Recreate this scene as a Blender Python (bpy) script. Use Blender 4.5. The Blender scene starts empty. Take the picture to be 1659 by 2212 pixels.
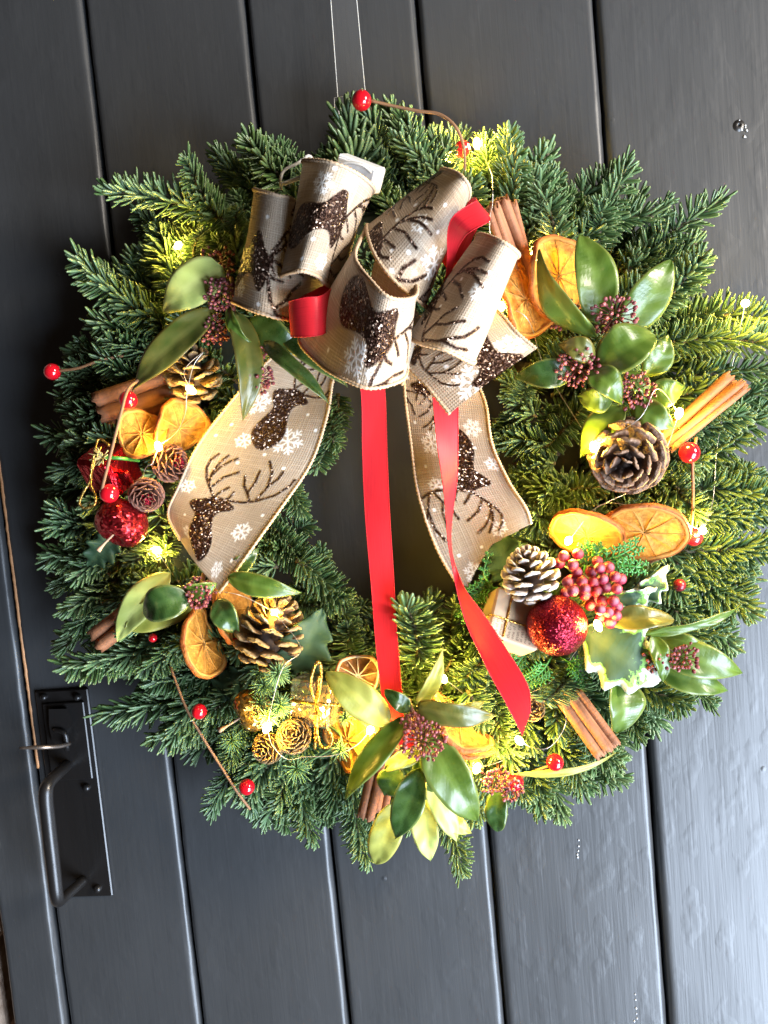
import bpy, math, random
import numpy as np
from mathutils import Vector, Matrix, Euler

random.seed(7); rng = np.random.default_rng(7)
scene = bpy.context.scene
COL = scene.collection

# ---------------------------------------------------------------- camera
# photograph measured on a 1659 x 2212 grid; the door is the plane y = 0, camera on the -y side
FPX, CX, CY = 1661.0, 829.5, 1106.0
def unit(v): v = np.asarray(v, float); return v/np.linalg.norm(v)
i_down = unit((2266, 24053, 1661))            # vanishing point of the door's grooves
i_left = np.array((-14200., 1223., 1661.)); i_left = unit(i_left - i_down*np.dot(i_left, i_down))
ex, ez = -i_left, -i_down
ey = np.cross(ez, ex)
RIGHT = np.array((ex[0], ey[0], ez[0])); DOWN = np.array((ex[1], ey[1], ez[1])); FWD = np.array((ex[2], ey[2], ez[2]))
CAM = -FWD*0.53
cd = bpy.data.cameras.new('camera'); cam = bpy.data.objects.new('camera', cd); COL.objects.link(cam)
cam.matrix_world = Matrix(((RIGHT[0], -DOWN[0], -FWD[0], CAM[0]), (RIGHT[1], -DOWN[1], -FWD[1], CAM[1]),
                           (RIGHT[2], -DOWN[2], -FWD[2], CAM[2]), (0, 0, 0, 1)))
cd.sensor_fit = 'VERTICAL'; cd.sensor_height = 32.0; cd.lens = 32.0*FPX/2212
cd.clip_start = 0.01; cd.clip_end = 50
scene.camera = cam

# ---------------------------------------------------------------- light
world = bpy.data.worlds.new('World'); scene.world = world; world.use_nodes = True
bg = world.node_tree.nodes['Background']; bg.inputs[0].default_value = (1.0, 0.72, 0.52, 1); bg.inputs[1].default_value = 0.036
def area(name, loc, target, sx, sy, power, color):
    l = bpy.data.lights.new(name, 'AREA'); l.shape = 'RECTANGLE'; l.size = sx; l.size_y = sy; l.energy = power; l.color = color
    o = bpy.data.objects.new(name, l); COL.objects.link(o); o.location = loc
    o.rotation_euler = (Vector(target)-Vector(loc)).to_track_quat('-Z', 'Y').to_euler()
    return o
area('window_light', (0.98, -0.57, 0.32), (0.05, 0, 0), 0.18, 0.40, 22, (1.0, 0.91, 0.80))
area('doorway_light', (0.72, -0.72, -0.66), (0.05, 0, -0.12), 0.60, 0.95, 48, (0.68, 0.81, 1.0))
vs = scene.view_settings
vs.view_transform = 'Standard'; vs.look = 'None'; vs.gamma = 1; vs.use_curve_mapping = False; vs.exposure = 0.32

# ---------------------------------------------------------------- helpers
def P(px, py, d):                     # point seen at that place of the photograph, d millimetres proud of the door
    v = RIGHT*((px-CX)/FPX) + DOWN*((py-CY)/FPX) + FWD
    t = (-d/1000. - CAM[1])/v[1]
    return CAM + v*t
def mpp(d): return (0.53-d/1000.)/FPX     # metres per photograph pixel at that depth
def proj(V):
    q = np.asarray(V)-CAM; z = q@FWD
    return CX+FPX*(q@RIGHT)/z, CY+FPX*(q@DOWN)/z, z

ORG = {}
def setp(o, parent):
    if parent is not None: o.parent = parent
    ORG[o] = ORG[parent] if parent is not None else np.zeros(3)
def tag(o, label, cat, group=None):
    o['label'] = label; o['category'] = cat
    if group: o['group'] = group
    return o
def thing(name, loc, label, cat, group=None):
    o = bpy.data.objects.new(name, None); COL.objects.link(o); o.empty_display_size = 0.02
    o.location = loc; ORG[o] = np.array(loc, float)
    return tag(o, label, cat, group)
def mesh(name, V, F, mat, smooth=True, uv=None, attrs=None):
    me = bpy.data.meshes.new(name)
    V = np.asarray(V, np.float32)
    if isinstance(F, np.ndarray):
        n, k = F.shape
        me.vertices.add(len(V)); me.vertices.foreach_set('co', V.ravel())
        me.loops.add(n*k); me.loops.foreach_set('vertex_index', F.astype(np.int32).ravel())
        me.polygons.add(n); me.polygons.foreach_set('loop_start', np.arange(n, dtype=np.int32)*k)
        me.update(calc_edges=True)
    else:
        me.from_pydata(V.tolist(), [], [list(map(int, f)) for f in F])
    if smooth: me.polygons.foreach_set('use_smooth', np.ones(len(me.polygons), bool))
    if uv is not None:
        idx = np.empty(len(me.loops), np.int32); me.loops.foreach_get('vertex_index', idx)
        l = me.uv_layers.new(name='UVMap'); l.data.foreach_set('uv', np.asarray(uv, np.float32)[idx].ravel())
    for k, a in (attrs or {}).items():
        at = me.attributes.new(k, 'FLOAT', 'POINT'); at.data.foreach_set('value', np.asarray(a, np.float32))
    if mat is not None:
        for m in (mat if isinstance(mat, (list, tuple)) else [mat]): me.materials.append(m)
    me.update()
    return me
def mk(name, V, F, mat, parent=None, **k):      # vertices in world space
    org = ORG[parent] if parent is not None else np.zeros(3)
    o = bpy.data.objects.new(name, mesh(name, np.asarray(V, float)-org, F, mat, **k)); COL.objects.link(o); setp(o, parent)
    return o
def inst(name, me, M, parent=None):             # shared mesh at a world matrix
    o = bpy.data.objects.new(name, me); COL.objects.link(o); setp(o, parent)
    o.matrix_basis = Matrix.Translation(-Vector(ORG[o])) @ M
    return o
class MB:
    def __init__(s): s.V = []; s.F = []; s.A = {}; s.n = 0
    def add(s, V, F, **a):
        V = np.asarray(V, float); s.V.append(V); s.F += [tuple(i+s.n for i in f) for f in F]; s.n += len(V)
        for k in set(a) | set(s.A):
            s.A.setdefault(k, [np.zeros(s.n-len(V))] if s.n > len(V) else [])
            x = a.get(k, 0.); s.A[k].append(np.full(len(V), x) if np.isscalar(x) else np.asarray(x, float))
        return s
    def build(s, name, mat, parent=None, **k): return mk(name, np.concatenate(s.V), s.F, mat, parent, attrs={k2: np.concatenate(v) for k2, v in s.A.items()}, **k)
    def mesh(s, name, mat, **k): return mesh(name, np.concatenate(s.V), s.F, mat, attrs={k2: np.concatenate(v) for k2, v in s.A.items()}, **k)

def catmull(pts, n):
    p = np.asarray(pts, float); m = len(p)
    if m == 2: return p[0]+(p[1]-p[0])*np.linspace(0, 1, n)[:, None]
    e = np.vstack([2*p[0]-p[1], p, 2*p[-1]-p[-2]])
    u = np.linspace(0, m-1, n); i = np.minimum(u.astype(int), m-2); t = (u-i)[:, None]
    a, b, c, d = e[i], e[i+1], e[i+2], e[i+3]
    return 0.5*((2*b)+(c-a)*t+(2*a-5*b+4*c-d)*t*t+(3*b-a-3*c+d)*t**3)
def tube(path, rad, k=6, cap=True, twist=0):
    p = np.asarray(path, float); n = len(p); r = np.broadcast_to(np.asarray(rad, float), (n,)) if np.ndim(rad) < 2 else rad
    T = np.gradient(p, axis=0); T /= np.linalg.norm(T, axis=1)[:, None]+1e-12
    u = np.cross(T[0], (0.3, 0.9, 0.2)); u /= np.linalg.norm(u); V = []
    for i in range(n):
        u = u-T[i]*np.dot(u, T[i]); u /= np.linalg.norm(u); w = np.cross(T[i], u)
        a = np.arange(k)*2*math.pi/k + twist*i
        V.append(p[i]+r[i]*(np.cos(a)[:, None]*u+np.sin(a)[:, None]*w))
    F = [(i*k+j, i*k+(j+1) % k, (i+1)*k+(j+1) % k, (i+1)*k+j) for i in range(n-1) for j in range(k)]
    if cap: F += [tuple(range(k))[::-1], tuple((n-1)*k+j for j in range(k))]
    return np.concatenate(V), F
def lathe(prof, k=24, c=(0, 0, 0), axis=(0, 0, 1), wob=None):
    a = unit(axis); u = unit(np.cross(a, (0.31, 0.77, 0.55))); w = np.cross(a, u); V = []; n = len(prof)
    for i, (r, h) in enumerate(prof):
        for j in range(k):
            t = j*2*math.pi/k; rr = r*(wob(t, i/(n-1)) if wob else 1)
            V.append(np.array(c)+a*h+rr*(math.cos(t)*u+math.sin(t)*w))
    F = [(i*k+j, i*k+(j+1) % k, (i+1)*k+(j+1) % k, (i+1)*k+j) for i in range(n-1) for j in range(k)]
    return np.array(V), F
def ball(c, r, k=12, axis=(0, 0, 1), sq=1.0):
    m = max(4, k*2//3)
    return lathe([(max(r*math.sin(math.pi*i/m), r*1e-3), -sq*r*math.cos(math.pi*i/m)) for i in range(m+1)], k, c, axis)
def frame(z, yhint):                     # 3x3 with columns x,y,z
    z = unit(z); y = np.asarray(yhint, float); y = y-z*np.dot(y, z)
    if np.linalg.norm(y) < 1e-6: y = np.array((1., 0, 0))-z*z[0]
    y = unit(y); return np.stack([np.cross(y, z), y, z], 1)
def mat4(R, loc, s=(1, 1, 1)):
    M = np.eye(4); M[:3, :3] = R*np.asarray(s)[None, :]; M[:3, 3] = loc; return Matrix(M.tolist())
def box(c, size, R=np.eye(3), bev=0.08):   # chamfered box
    V = []; s = np.asarray(size)/2.; b = min(s)*bev*2
    for sx in (-1, 1):
        for sy in (-1, 1):
            for sz in (-1, 1):
                q = np.array((sx, sy, sz))*s
                for ax in range(3):
                    e = q.copy()
                    for o in range(3):
                        if o != ax: e[o] -= b*np.sign(e[o])
                    V.append(e)
    V = np.array(V); idx = lambda x, y, z, a: ((x*2+y)*2+z)*3+a
    F = []
    for s_ in (0, 1):
        f = [idx(s_, 0, 0, 0), idx(s_, 1, 0, 0), idx(s_, 1, 1, 0), idx(s_, 0, 1, 0)]; F.append(f if s_ else f[::-1])
        f = [idx(0, s_, 0, 1), idx(0, s_, 1, 1), idx(1, s_, 1, 1), idx(1, s_, 0, 1)]; F.append(f if s_ else f[::-1])
        f = [idx(0, 0, s_, 2), idx(1, 0, s_, 2), idx(1, 1, s_, 2), idx(0, 1, s_, 2)]; F.append(f if s_ else f[::-1])
        for t in (0, 1):
            F.append([idx(s_, t, 0, 0), idx(s_, t, 1, 0), idx(s_, t, 1, 1), idx(s_, t, 0, 1)])
            F.append([idx(s_, 0, t, 0), idx(s_, 1, t, 0), idx(s_, 1, t, 2), idx(s_, 0, t, 2)])
            F.append([idx(0, s_, t, 1), idx(1, s_, t, 1), idx(1, s_, t, 2), idx(0, s_, t, 2)])
            for w in (0, 1): F.append([idx(s_, t, w, 0), idx(s_, t, w, 1), idx(s_, t, w, 2)])
    # make every face point outward
    out = []
    for f in F:
        a, b_, c_ = V[f[0]], V[f[1]], V[f[2]]
        out.append(tuple(f) if np.dot(np.cross(b_-a, c_-a), a+b_+c_) > 0 else tuple(f[::-1]))
    return (V@R.T)+np.asarray(c), out

# ---------------------------------------------------------------- materials
class NT:
    def __init__(s, name, rough=0.5, color=(.5, .5, .5), metal=0., **kw):
        s.m = bpy.data.materials.new(name); s.m.use_nodes = True; s.t = s.m.node_tree; s.b = s.t.nodes['Principled BSDF']
        s.b.inputs['Base Color'].default_value = (*color, 1); s.b.inputs['Roughness'].default_value = rough; s.b.inputs['Metallic'].default_value = metal
        for k, v in kw.items(): s.b.inputs[k.replace('_', ' ')].default_value = v
    def n(s, typ, ins=None, **props):
        nd = s.t.nodes.new(typ)
        for k, v in props.items(): setattr(nd, k, v)
        for k, v in (ins or {}).items():
            sock = nd.inputs[k]
            if isinstance(v, bpy.types.NodeSocket): s.t.links.new(v, sock)
            else: sock.default_value = v
        return nd
    def l(s, a, b): s.t.links.new(a, b)
    def set(s, k, sock): s.l(sock, s.b.inputs[k])
    def coord(s, kind='Object', scale=(1, 1, 1)):
        tc = s.n('ShaderNodeTexCoord'); return s.n('ShaderNodeMapping', {'Vector': tc.outputs[kind], 'Scale': scale}).outputs[0]
    def attr(s, name): return s.n('ShaderNodeAttribute', attribute_name=name).outputs['Fac']
    def noise(s, vec, scale, detail=3., rough=.55, out='Fac'): return s.n('ShaderNodeTexNoise', {'Vector': vec, 'Scale': scale, 'Detail': detail, 'Roughness': rough}).outputs[out]
    def ramp(s, fac, stops, interp='LINEAR'):
        r = s.n('ShaderNodeValToRGB', {'Fac': fac}); e = r.color_ramp; e.interpolation = interp
        while len(e.elements) < len(stops): e.elements.new(.5)
        for el, (p, c) in zip(e.elements, stops): el.position = p; el.color = (*c, 1)
        return r.outputs[0]
    def mix(s, fac, a, b, blend='MIX'):
        nd = s.n('ShaderNodeMix', data_type='RGBA', blend_type=blend)
        for i, v in ((0, fac), (6, a), (7, b)):
            if isinstance(v, bpy.types.NodeSocket): s.l(v, nd.inputs[i])
            else: nd.inputs[i].default_value = v if i == 0 else (*v, 1)
        return nd.outputs[2]
    def math(s, op, a, b=0., clamp=False):
        nd = s.n('ShaderNodeMath', operation=op, use_clamp=clamp)
        for i, v in ((0, a), (1, b)):
            if isinstance(v, bpy.types.NodeSocket): s.l(v, nd.inputs[i])
            else: nd.inputs[i].default_value = v
        return nd.outputs[0]
    def bump(s, h, strength, dist=0.001, normal=None):
        nd = s.n('ShaderNodeBump', {'Height': h, 'Strength': strength, 'Distance': dist})
        if normal is not None: s.l(normal, nd.inputs['Normal'])
        return nd.outputs[0]
    def transluc(s, amount, color_sock=None, color=(.5, .5, .5)):
        tr = s.n('ShaderNodeBsdfTranslucent'); mx = s.n('ShaderNodeMixShader')
        if color_sock is not None: s.l(color_sock, tr.inputs[0])
        else: tr.inputs[0].default_value = (*color, 1)
        if isinstance(amount, bpy.types.NodeSocket): s.l(amount, mx.inputs[0])
        else: mx.inputs[0].default_value = amount
        s.l(s.b.outputs[0], mx.inputs[1]); s.l(tr.outputs[0], mx.inputs[2])
        s.l(mx.outputs[0], s.t.nodes['Material Output'].inputs[0])

def m_paint(name, col, rough, bump=1.0):
    a = NT(name, rough)
    co = a.coord('Object')
    st = a.noise(a.coord('Object', (1, 1, .035)), 420., 3.)
    blot = a.noise(a.coord('Object', (1, 1, .5)), 26., 4.)
    dent = a.noise(a.coord('Object', (1, 1, .6)), 85., 2., .4)
    c = a.mix(blot, tuple(x*.8 for x in col), tuple(x*1.2 for x in col))
    sc1 = a.noise(a.coord('Object', (1, 1, .22)), 300., 4., .75)
    c = a.mix(a.ramp(sc1, [(.68, (0, 0, 0)), (.80, (.5, .5, .5))]), c, tuple(min(1, x*4+.03) for x in col))
    sc2 = a.noise(co, 900., 2., .5)
    c = a.mix(a.ramp(sc2, [(.74, (0, 0, 0)), (.80, (.7, .7, .7))]), c, tuple(min(1, x*3+.02) for x in col)); a.set('Base Color', c)
    a.set('Roughness', a.math('ADD', a.math('MULTIPLY', st, .12), rough-.06))
    d2 = a.ramp(dent, [(.52, (0, 0, 0)), (.74, (1, 1, 1))])
    n1 = a.bump(st, .22*bump, .0006)
    n2 = a.bump(d2, .16*bump, .0010, n1)
    pit = a.n('ShaderNodeTexVoronoi', {'Vector': co, 'Scale': 17.}, feature='F1').outputs['Distance']
    pz = a.ramp(pit, [(0.0, (1, 1, 1)), (.035, (0, 0, 0))])
    n3 = a.bump(pz, .5*bump, .001, n2)
    big = a.noise(a.coord('Object', (1, 1, .35)), 12., 2.)
    a.set('Normal', a.bump(big, .34*bump, .006, n3))
    return a.m
M_DOOR = m_paint('charcoal_door_paint', (.037, .038, .039), .39)
M_IRON = m_paint('black_iron_paint', (.009, .008, .0075), .36, .5)

def m_needle():
    a = NT('fir_needle', .33)
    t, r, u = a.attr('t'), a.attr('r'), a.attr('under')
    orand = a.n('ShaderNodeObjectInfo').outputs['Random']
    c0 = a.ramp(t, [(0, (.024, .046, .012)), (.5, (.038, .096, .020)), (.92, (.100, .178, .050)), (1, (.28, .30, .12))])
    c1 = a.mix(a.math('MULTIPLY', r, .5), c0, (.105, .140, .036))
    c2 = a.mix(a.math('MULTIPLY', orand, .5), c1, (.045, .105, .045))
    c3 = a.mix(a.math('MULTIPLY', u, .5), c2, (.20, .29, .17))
    a.set('Base Color', c3)
    a.b.inputs['Specular IOR Level'].default_value = .5
    return a.m
M_NEEDLE = m_needle()
M_TWIG = NT('fir_twig', .8, (.075, .06, .030)).m
M_BUD = NT('fir_bud', .5, (.14, .06, .03)).m
M_MOSS = NT('moss_ring', .9, (.018, .024, .012)).m

def m_burlap():
    a = NT('burlap_ribbon', .78, Specular_IOR_Level=.15)
    uv = a.coord('UV')
    def wave(axis, sc):
        w = a.n('ShaderNodeTexWave', {'Vector': uv, 'Scale': sc, 'Distortion': 1.2, 'Detail': 1.0, 'Detail Scale': 2.}, wave_type='BANDS', bands_direction=axis); return w.outputs['Fac']
    wx, wy = wave('X', 230.), wave('Y', 230.)
    weave = a.math('MULTIPLY', wx, wy)
    s1 = a.noise(a.coord('UV', (40, 1400, 1)), 1., 2.); s2 = a.noise(a.coord('UV', (1400, 40, 1)), 1., 2.)
    slub = a.math('MAXIMUM', s1, s2)
    base = a.ramp(slub, [(.35, (.34, .265, .19)), (.60, (.47, .38, .288)), (.75, (.66, .575, .46))])
    base = a.mix(a.math('MULTIPLY', weave, .55), base, (.28, .213, .148))
    big = a.noise(uv, 22., 2.)
    base = a.mix(a.math('MULTIPLY', big, .3), base, (.33, .25, .175))
    g, w = a.attr('glit'), a.attr('white')
    base = a.mix(w, base, (.86, .86, .84))
    v = a.n('ShaderNodeTexVoronoi', {'Vector': uv, 'Scale': 1100.}, feature='F1')
    gv = a.n('ShaderNodeSeparateColor', {'Color': v.outputs['Color']})
    sp = a.ramp(gv.outputs[0], [(0, (.030, .015, .010)), (.84, (.060, .031, .021)), (.93, (.30, .20, .14)), (1, (.70, .55, .44))])
    base = a.mix(g, base, sp); a.set('Base Color', base)
    a.set('Metallic', a.math('MULTIPLY', g, .55))
    a.set('Roughness', a.mix(g, (.95, .95, .95), (.38, .38, .38)))
    geo = a.n('ShaderNodeNewGeometry').outputs['Normal']
    off = a.n('ShaderNodeVectorMath', {0: v.outputs['Color'], 1: (.5, .5, .5)}, operation='SUBTRACT').outputs[0]
    off = a.n('ShaderNodeVectorMath', {0: off, 'Scale': a.math('MULTIPLY', g, 1.1)}, operation='SCALE').outputs[0]
    nn = a.n('ShaderNodeVectorMath', {0: geo, 1: off}, operation='ADD').outputs[0]
    nn = a.n('ShaderNodeVectorMath', {0: nn}, operation='NORMALIZE').outputs[0]
    hb = a.math('MULTIPLY', a.math('ADD', weave, slub), a.math('SUBTRACT', 1., w))
    a.set('Normal', a.bump(hb, .55, .0004, nn))
    a.transluc(.10, base)
    return a.m
M_BURLAP = m_burlap()
M_CORD = NT('ribbon_wire_edge', .85, (.50, .36, .23)).m
def m_satin():
    a = NT('red_satin', .45, Specular_IOR_Level=.28)
    n = a.noise(a.coord('UV', (60, 3000, 1)), 1., 2.)
    a.set('Base Color', a.ramp(n, [(.3, (.56, .014, .022)), (.7, (.70, .025, .035))]))
    a.set('Normal', a.bump(n, .12, .0003)); a.transluc(.08, None, (.7, .02, .03)); return a.m
M_SATIN = m_satin()
def m_glitter(name, dark, light, scale=900., amount=1.2, metal=.85, coord='Object'):
    a = NT(name, .28, metal=metal)
    v = a.n('ShaderNodeTexVoronoi', {'Vector': a.coord(coord), 'Scale': scale}, feature='F1')
    s = a.n('ShaderNodeSeparateColor', {'Color': v.outputs['Color']})
    a.set('Base Color', a.ramp(s.outputs[1], [(0, dark), (.75, tuple((x+y)/2 for x, y in zip(dark, light))), (1, light)]))
    geo = a.n('ShaderNodeNewGeometry').outputs['Normal']
    off = a.n('ShaderNodeVectorMath', {0: v.outputs['Color'], 1: (.5, .5, .5)}, operation='SUBTRACT').outputs[0]
    off = a.n('ShaderNodeVectorMath', {0: off, 'Scale': amount}, operation='SCALE').outputs[0]
    nn = a.n('ShaderNodeVectorMath', {0: geo, 1: off}, operation='ADD').outputs[0]
    a.set('Normal', a.n('ShaderNodeVectorMath', {0: nn}, operation='NORMALIZE').outputs[0]); return a.m
M_RGLIT = m_glitter('red_glitter', (.10, .002, .007), (.42, .014, .035), 1900., .8, .8)
M_RGLIT2 = m_glitter('red_coarse_glitter', (.22, .005, .009), (.62, .045, .05), 760., 1.0)
M_GGLIT = m_glitter('gold_glitter', (.22, .12, .02), (.85, .60, .20), 600.)
M_HOLO = None
def m_holo():
    a = NT('holographic_foil', .18, metal=.85)
    v = a.n('ShaderNodeTexVoronoi', {'Vector': a.coord('Object'), 'Scale': 420.}, feature='F1')
    s = a.n('ShaderNodeSeparateColor', {'Color': v.outputs['Color']})
    hs = a.n('ShaderNodeHueSaturation', {'Hue': s.outputs[0], 'Saturation': .55, 'Color': (.75, .70, .35, 1)}).outputs[0]
    a.set('Base Color', a.mix(.55, hs, (.75, .55, .17)))
    geo = a.n('ShaderNodeNewGeometry').outputs['Normal']
    off = a.n('ShaderNodeVectorMath', {0: v.outputs['Color'], 1: (.5, .5, .5)}, operation='SUBTRACT').outputs[0]
    off = a.n('ShaderNodeVectorMath', {0: off, 'Scale': .8}, operation='SCALE').outputs[0]
    nn = a.n('ShaderNodeVectorMath', {0: geo, 1: off}, operation='ADD').outputs[0]
    a.set('Normal', a.n('ShaderNodeVectorMath', {0: nn}, operation='NORMALIZE').outputs[0]); return a.m
M_HOLO = m_holo()
def m_foil():
    a = NT('red_foil', .22, metal=.95)
    n = a.noise(a.coord('Object', (1, 1, .4)), 260., 3.)
    a.set('Base Color', a.ramp(n, [(.3, (.25, .006, .010)), (.7, (.62, .03, .04))])); a.set('Normal', a.bump(n, .6, .0015)); return a.m
M_FOIL = m_foil()
M_GCORD = m_glitter('gold_cord', (.30, .15, .02), (.90, .62, .18), 1500., .8, .9)
def m_leaf(name, c, c2, rough, under=(.20, .27, .08), tr=.18, edge=(.35, .36, .10)):
    a = NT(name, rough+.08, Specular_IOR_Level=.55)
    n = a.noise(a.coord('Object'), 60., 3.)
    base = a.mix(a.ramp(n, [(.35, (0, 0, 0)), (.65, (1, 1, 1))]), c, c2)
    bl = a.noise(a.coord('Object'), 210., 5., .7)
    base = a.mix(a.ramp(bl, [(.60, (0, 0, 0)), (.72, (.55, .55, .55))]), base, tuple(x*.45+y*.55 for x, y in zip(c2, (.16, .13, .03))))
    a.set('Roughness', a.math('ADD', a.math('MULTIPLY', bl, .30), rough-.10))
    base = a.mix(a.math('MULTIPLY', a.attr('vein'), .22), base, tuple(min(1, x*1.7+.02) for x in c2))
    base = a.mix(a.math('MULTIPLY', a.attr('rib'), .65), base, tuple(min(1, x*2.2+.03) for x in c2))
    base = a.mix(a.math('MULTIPLY', a.attr('edge'), .4), base, edge)
    bf = a.n('ShaderNodeNewGeometry').outputs['Backfacing']
    base = a.mix(a.math('MULTIPLY', bf, .8), base, under)
    a.set('Base Color', base); a.set('Normal', a.bump(a.math('ADD', n, a.math('MULTIPLY', a.attr('vein'), .7)), .40, .0010)); a.transluc(tr, base); return a.m
M_LEAF = m_leaf('skimmia_leaf', (.042, .088, .008), (.085, .135, .016), .27)
M_LEAFD = m_leaf('skimmia_leaf_dark', (.020, .052, .010), (.038, .080, .014), .24)
M_LEAFY = m_leaf('skimmia_leaf_yellow', (.24, .27, .045), (.34, .34, .07), .38, tr=.25, edge=(.4, .32, .08))
M_LEAFP = m_leaf('skimmia_leaf_pale', (.40, .47, .11), (.48, .53, .15), .42, tr=.2, edge=(.30, .20, .10))
M_LEAFO = m_leaf('skimmia_leaf_olive', (.055, .080, .012), (.12, .11, .020), .30, edge=(.32, .20, .04))
def m_holly(var):
    a = NT('holly_'+('variegated' if var else 'dark'), .58, Specular_IOR_Level=.3)
    n = a.noise(a.coord('Object'), 240., 3.)
    g = a.mix(n, (.018, .048, .022), (.036, .075, .032))
    g = a.mix(a.math('MULTIPLY', a.attr('rib'), .5), g, (.16, .22, .10))
    if var:
        e = a.math('ADD', a.attr('edge'), a.math('MULTIPLY', a.math('SUBTRACT', n, .5), .5))
        g = a.mix(a.ramp(e, [(.66, (0, 0, 0)), (.70, (1, 1, 1))]), g, (.16, .34, .07))
        g = a.mix(a.ramp(e, [(.76, (0, 0, 0)), (.80, (1, 1, 1))]), g, (.52, .56, .44))
    a.set('Base Color', g); a.set('Normal', a.bump(a.attr('vein'), .5, .001)); a.transluc(.1, g); return a.m
M_HOLLYV, M_HOLLY = m_holly(True), m_holly(False)
def m_bud():
    a = NT('skimmia_bud', .42); a.set('Base Color', a.mix(a.attr('r'), (.11, .018, .024), (.30, .085, .085))); return a.m
M_SBUD = m_bud()
M_SSTEM = NT('skimmia_stem', .6, (.10, .035, .02)).m
M_BERRY = NT('red_berry', .16, (.50, .006, .014), Coat_Weight=.5, Coat_Roughness=.08).m
M_BERRYD = NT('dark_red_berry', .3, (.16, .008, .014)).m
def m_frost():
    a = NT('frosted_berry', .4); n = a.noise(a.coord('Object'), 330., 3.)
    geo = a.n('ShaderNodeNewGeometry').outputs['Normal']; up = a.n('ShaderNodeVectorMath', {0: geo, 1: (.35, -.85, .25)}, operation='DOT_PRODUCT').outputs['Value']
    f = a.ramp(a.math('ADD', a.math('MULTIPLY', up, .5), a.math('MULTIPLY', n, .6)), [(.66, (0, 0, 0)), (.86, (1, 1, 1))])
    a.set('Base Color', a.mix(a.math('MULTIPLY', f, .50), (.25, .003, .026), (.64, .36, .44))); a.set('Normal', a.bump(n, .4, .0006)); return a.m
M_FROST = m_frost()
M_WIRE = NT('brown_paper_wire', .7, (.22, .11, .05)).m
M_CLEARW = NT('clear_wire', .2, (.75, .72, .66), Transmission_Weight=.3).m
M_SILVER = NT('silver_wire', .3, (.62, .56, .48), metal=.8).m
M_STRAP = NT('clear_plastic_strap', .12, (.9, .9, .9), Alpha=.012, Specular_IOR_Level=.3).m
M_STRAPE = NT('clear_plastic_edge', .25, (.75, .75, .72), Transmission_Weight=.35).m
M_WHITE = NT('white_plastic', .35, (.80, .81, .82)).m
def m_scale(name, inner, tip, tipcol, rough=.55):
    a = NT(name, rough); t = a.attr('t'); n = a.noise(a.coord('Object'), 6., 4.)
    c = a.ramp(t, [(0, inner), (.55, inner), (.80, tip), (1, tipcol)])
    a.set('Base Color', a.mix(a.math('MULTIPLY', n, .5), c, tuple(x*.45 for x in tip))); a.set('Normal', a.bump(n, .4, .05)); return a.m
M_CONE = m_scale('cone_scale_brown', (.045, .022, .012), (.14, .066, .034), (.27, .165, .10))
M_CONEG = m_scale('cone_scale_gilded', (.07, .035, .014), (.22, .12, .045), (.42, .28, .11), .42)
M_CONES = m_scale('cone_scale_snowy', (.045, .022, .014), (.62, .52, .46), (.82, .80, .78))
M_CONER = m_scale('cone_scale_rosy', (.06, .020, .014), (.19, .075, .045), (.28, .12, .08))
M_CORE = NT('cone_core', .9, (.03, .016, .010)).m
def m_cinn():
    a = NT('cinnamon_bark', .72)
    s = a.noise(a.coord('UV', (3, 260, 1)), 1., 4.); b = a.noise(a.coord('UV', (40, 60, 1)), 1., 3.)
    c = a.ramp(s, [(.3, (.13, .045, .018)), (.55, (.27, .105, .045)), (.75, (.40, .19, .09))])
    a.set('Base Color', a.mix(a.math('MULTIPLY', b, .45), c, (.36, .15, .06))); a.set('Normal', a.bump(a.math('ADD', s, b), .6, .0012)); return a.m
M_CINN = m_cinn()
def m_orange(name, c1, c2, tr, rough=.4, sc=160.):
    a = NT(name, rough); n = a.noise(a.coord('Object'), sc, 4.)
    c = a.mix(a.ramp(n, [(.35, (0, 0, 0)), (.65, (1, 1, 1))]), c1, c2); a.set('Base Color', c); n2 = a.noise(a.coord('Object'), sc*3., 4.); a.set('Normal', a.bump(a.math('ADD', n, n2), .8, .0012)); a.transluc(tr, c); return a.m
M_PULP = m_orange('dried_orange_pulp', (.46, .18, .018), (.70, .36, .060), .32, .55, 300.)
M_PULPD = m_orange('dried_orange_pulp_brown', (.16, .062, .012), (.26, .11, .02), .3)
M_PITH = m_orange('dried_orange_pith', (.74, .42, .10), (.66, .33, .07), .45, .6)
M_PITHW = m_orange('dried_orange_pith_white', (.78, .68, .50), (.72, .55, .35), .3, .6)
M_PEEL = m_orange('dried_orange_peel', (.36, .085, .014), (.58, .19, .03), .25, .5, 300.)
def m_led():
    a = NT('led_bulb', .2, (1, .8, .3)); a.b.inputs['Emission Color'].default_value = (1, .72, .22, 1); a.b.inputs['Emission Strength'].default_value = 60.; return a.m
M_LED = m_led()
def m_news():
    a = NT('newsprint_paper', .5, (.66, .50, .33)); n = a.noise(a.coord('Object'), 120., 3.)
    a.set('Base Color', a.mix(n, (.56, .42, .28), (.42, .29, .17))); return a.m
M_NEWS = m_news(); M_INK = NT('newsprint_ink', .7, (.16, .10, .06)).m
M_PLAST = NT('plastic_greenery', .4, (.045, .19, .030)).m
M_PLASTG = NT('pale_pine_greenery', .5, (.12, .22, .075)).m
M_PICKP = NT('dry_pick_bristle', .6, (.45, .36, .14)).m
M_STEMW = NT('apple_stem', .7, (.48, .30, .18)).m
def m_stone():
    a = NT('tan_stone', .9); n = a.noise(a.coord('Object'), 60., 5.); a.set('Base Color', a.ramp(n, [(.3, (.25, .14, .09)), (.55, (.62, .47, .35)), (.8, (.74, .62, .50))])); a.set('Normal', a.bump(n, .8, .004)); return a.m
M_STONE = m_stone()
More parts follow.
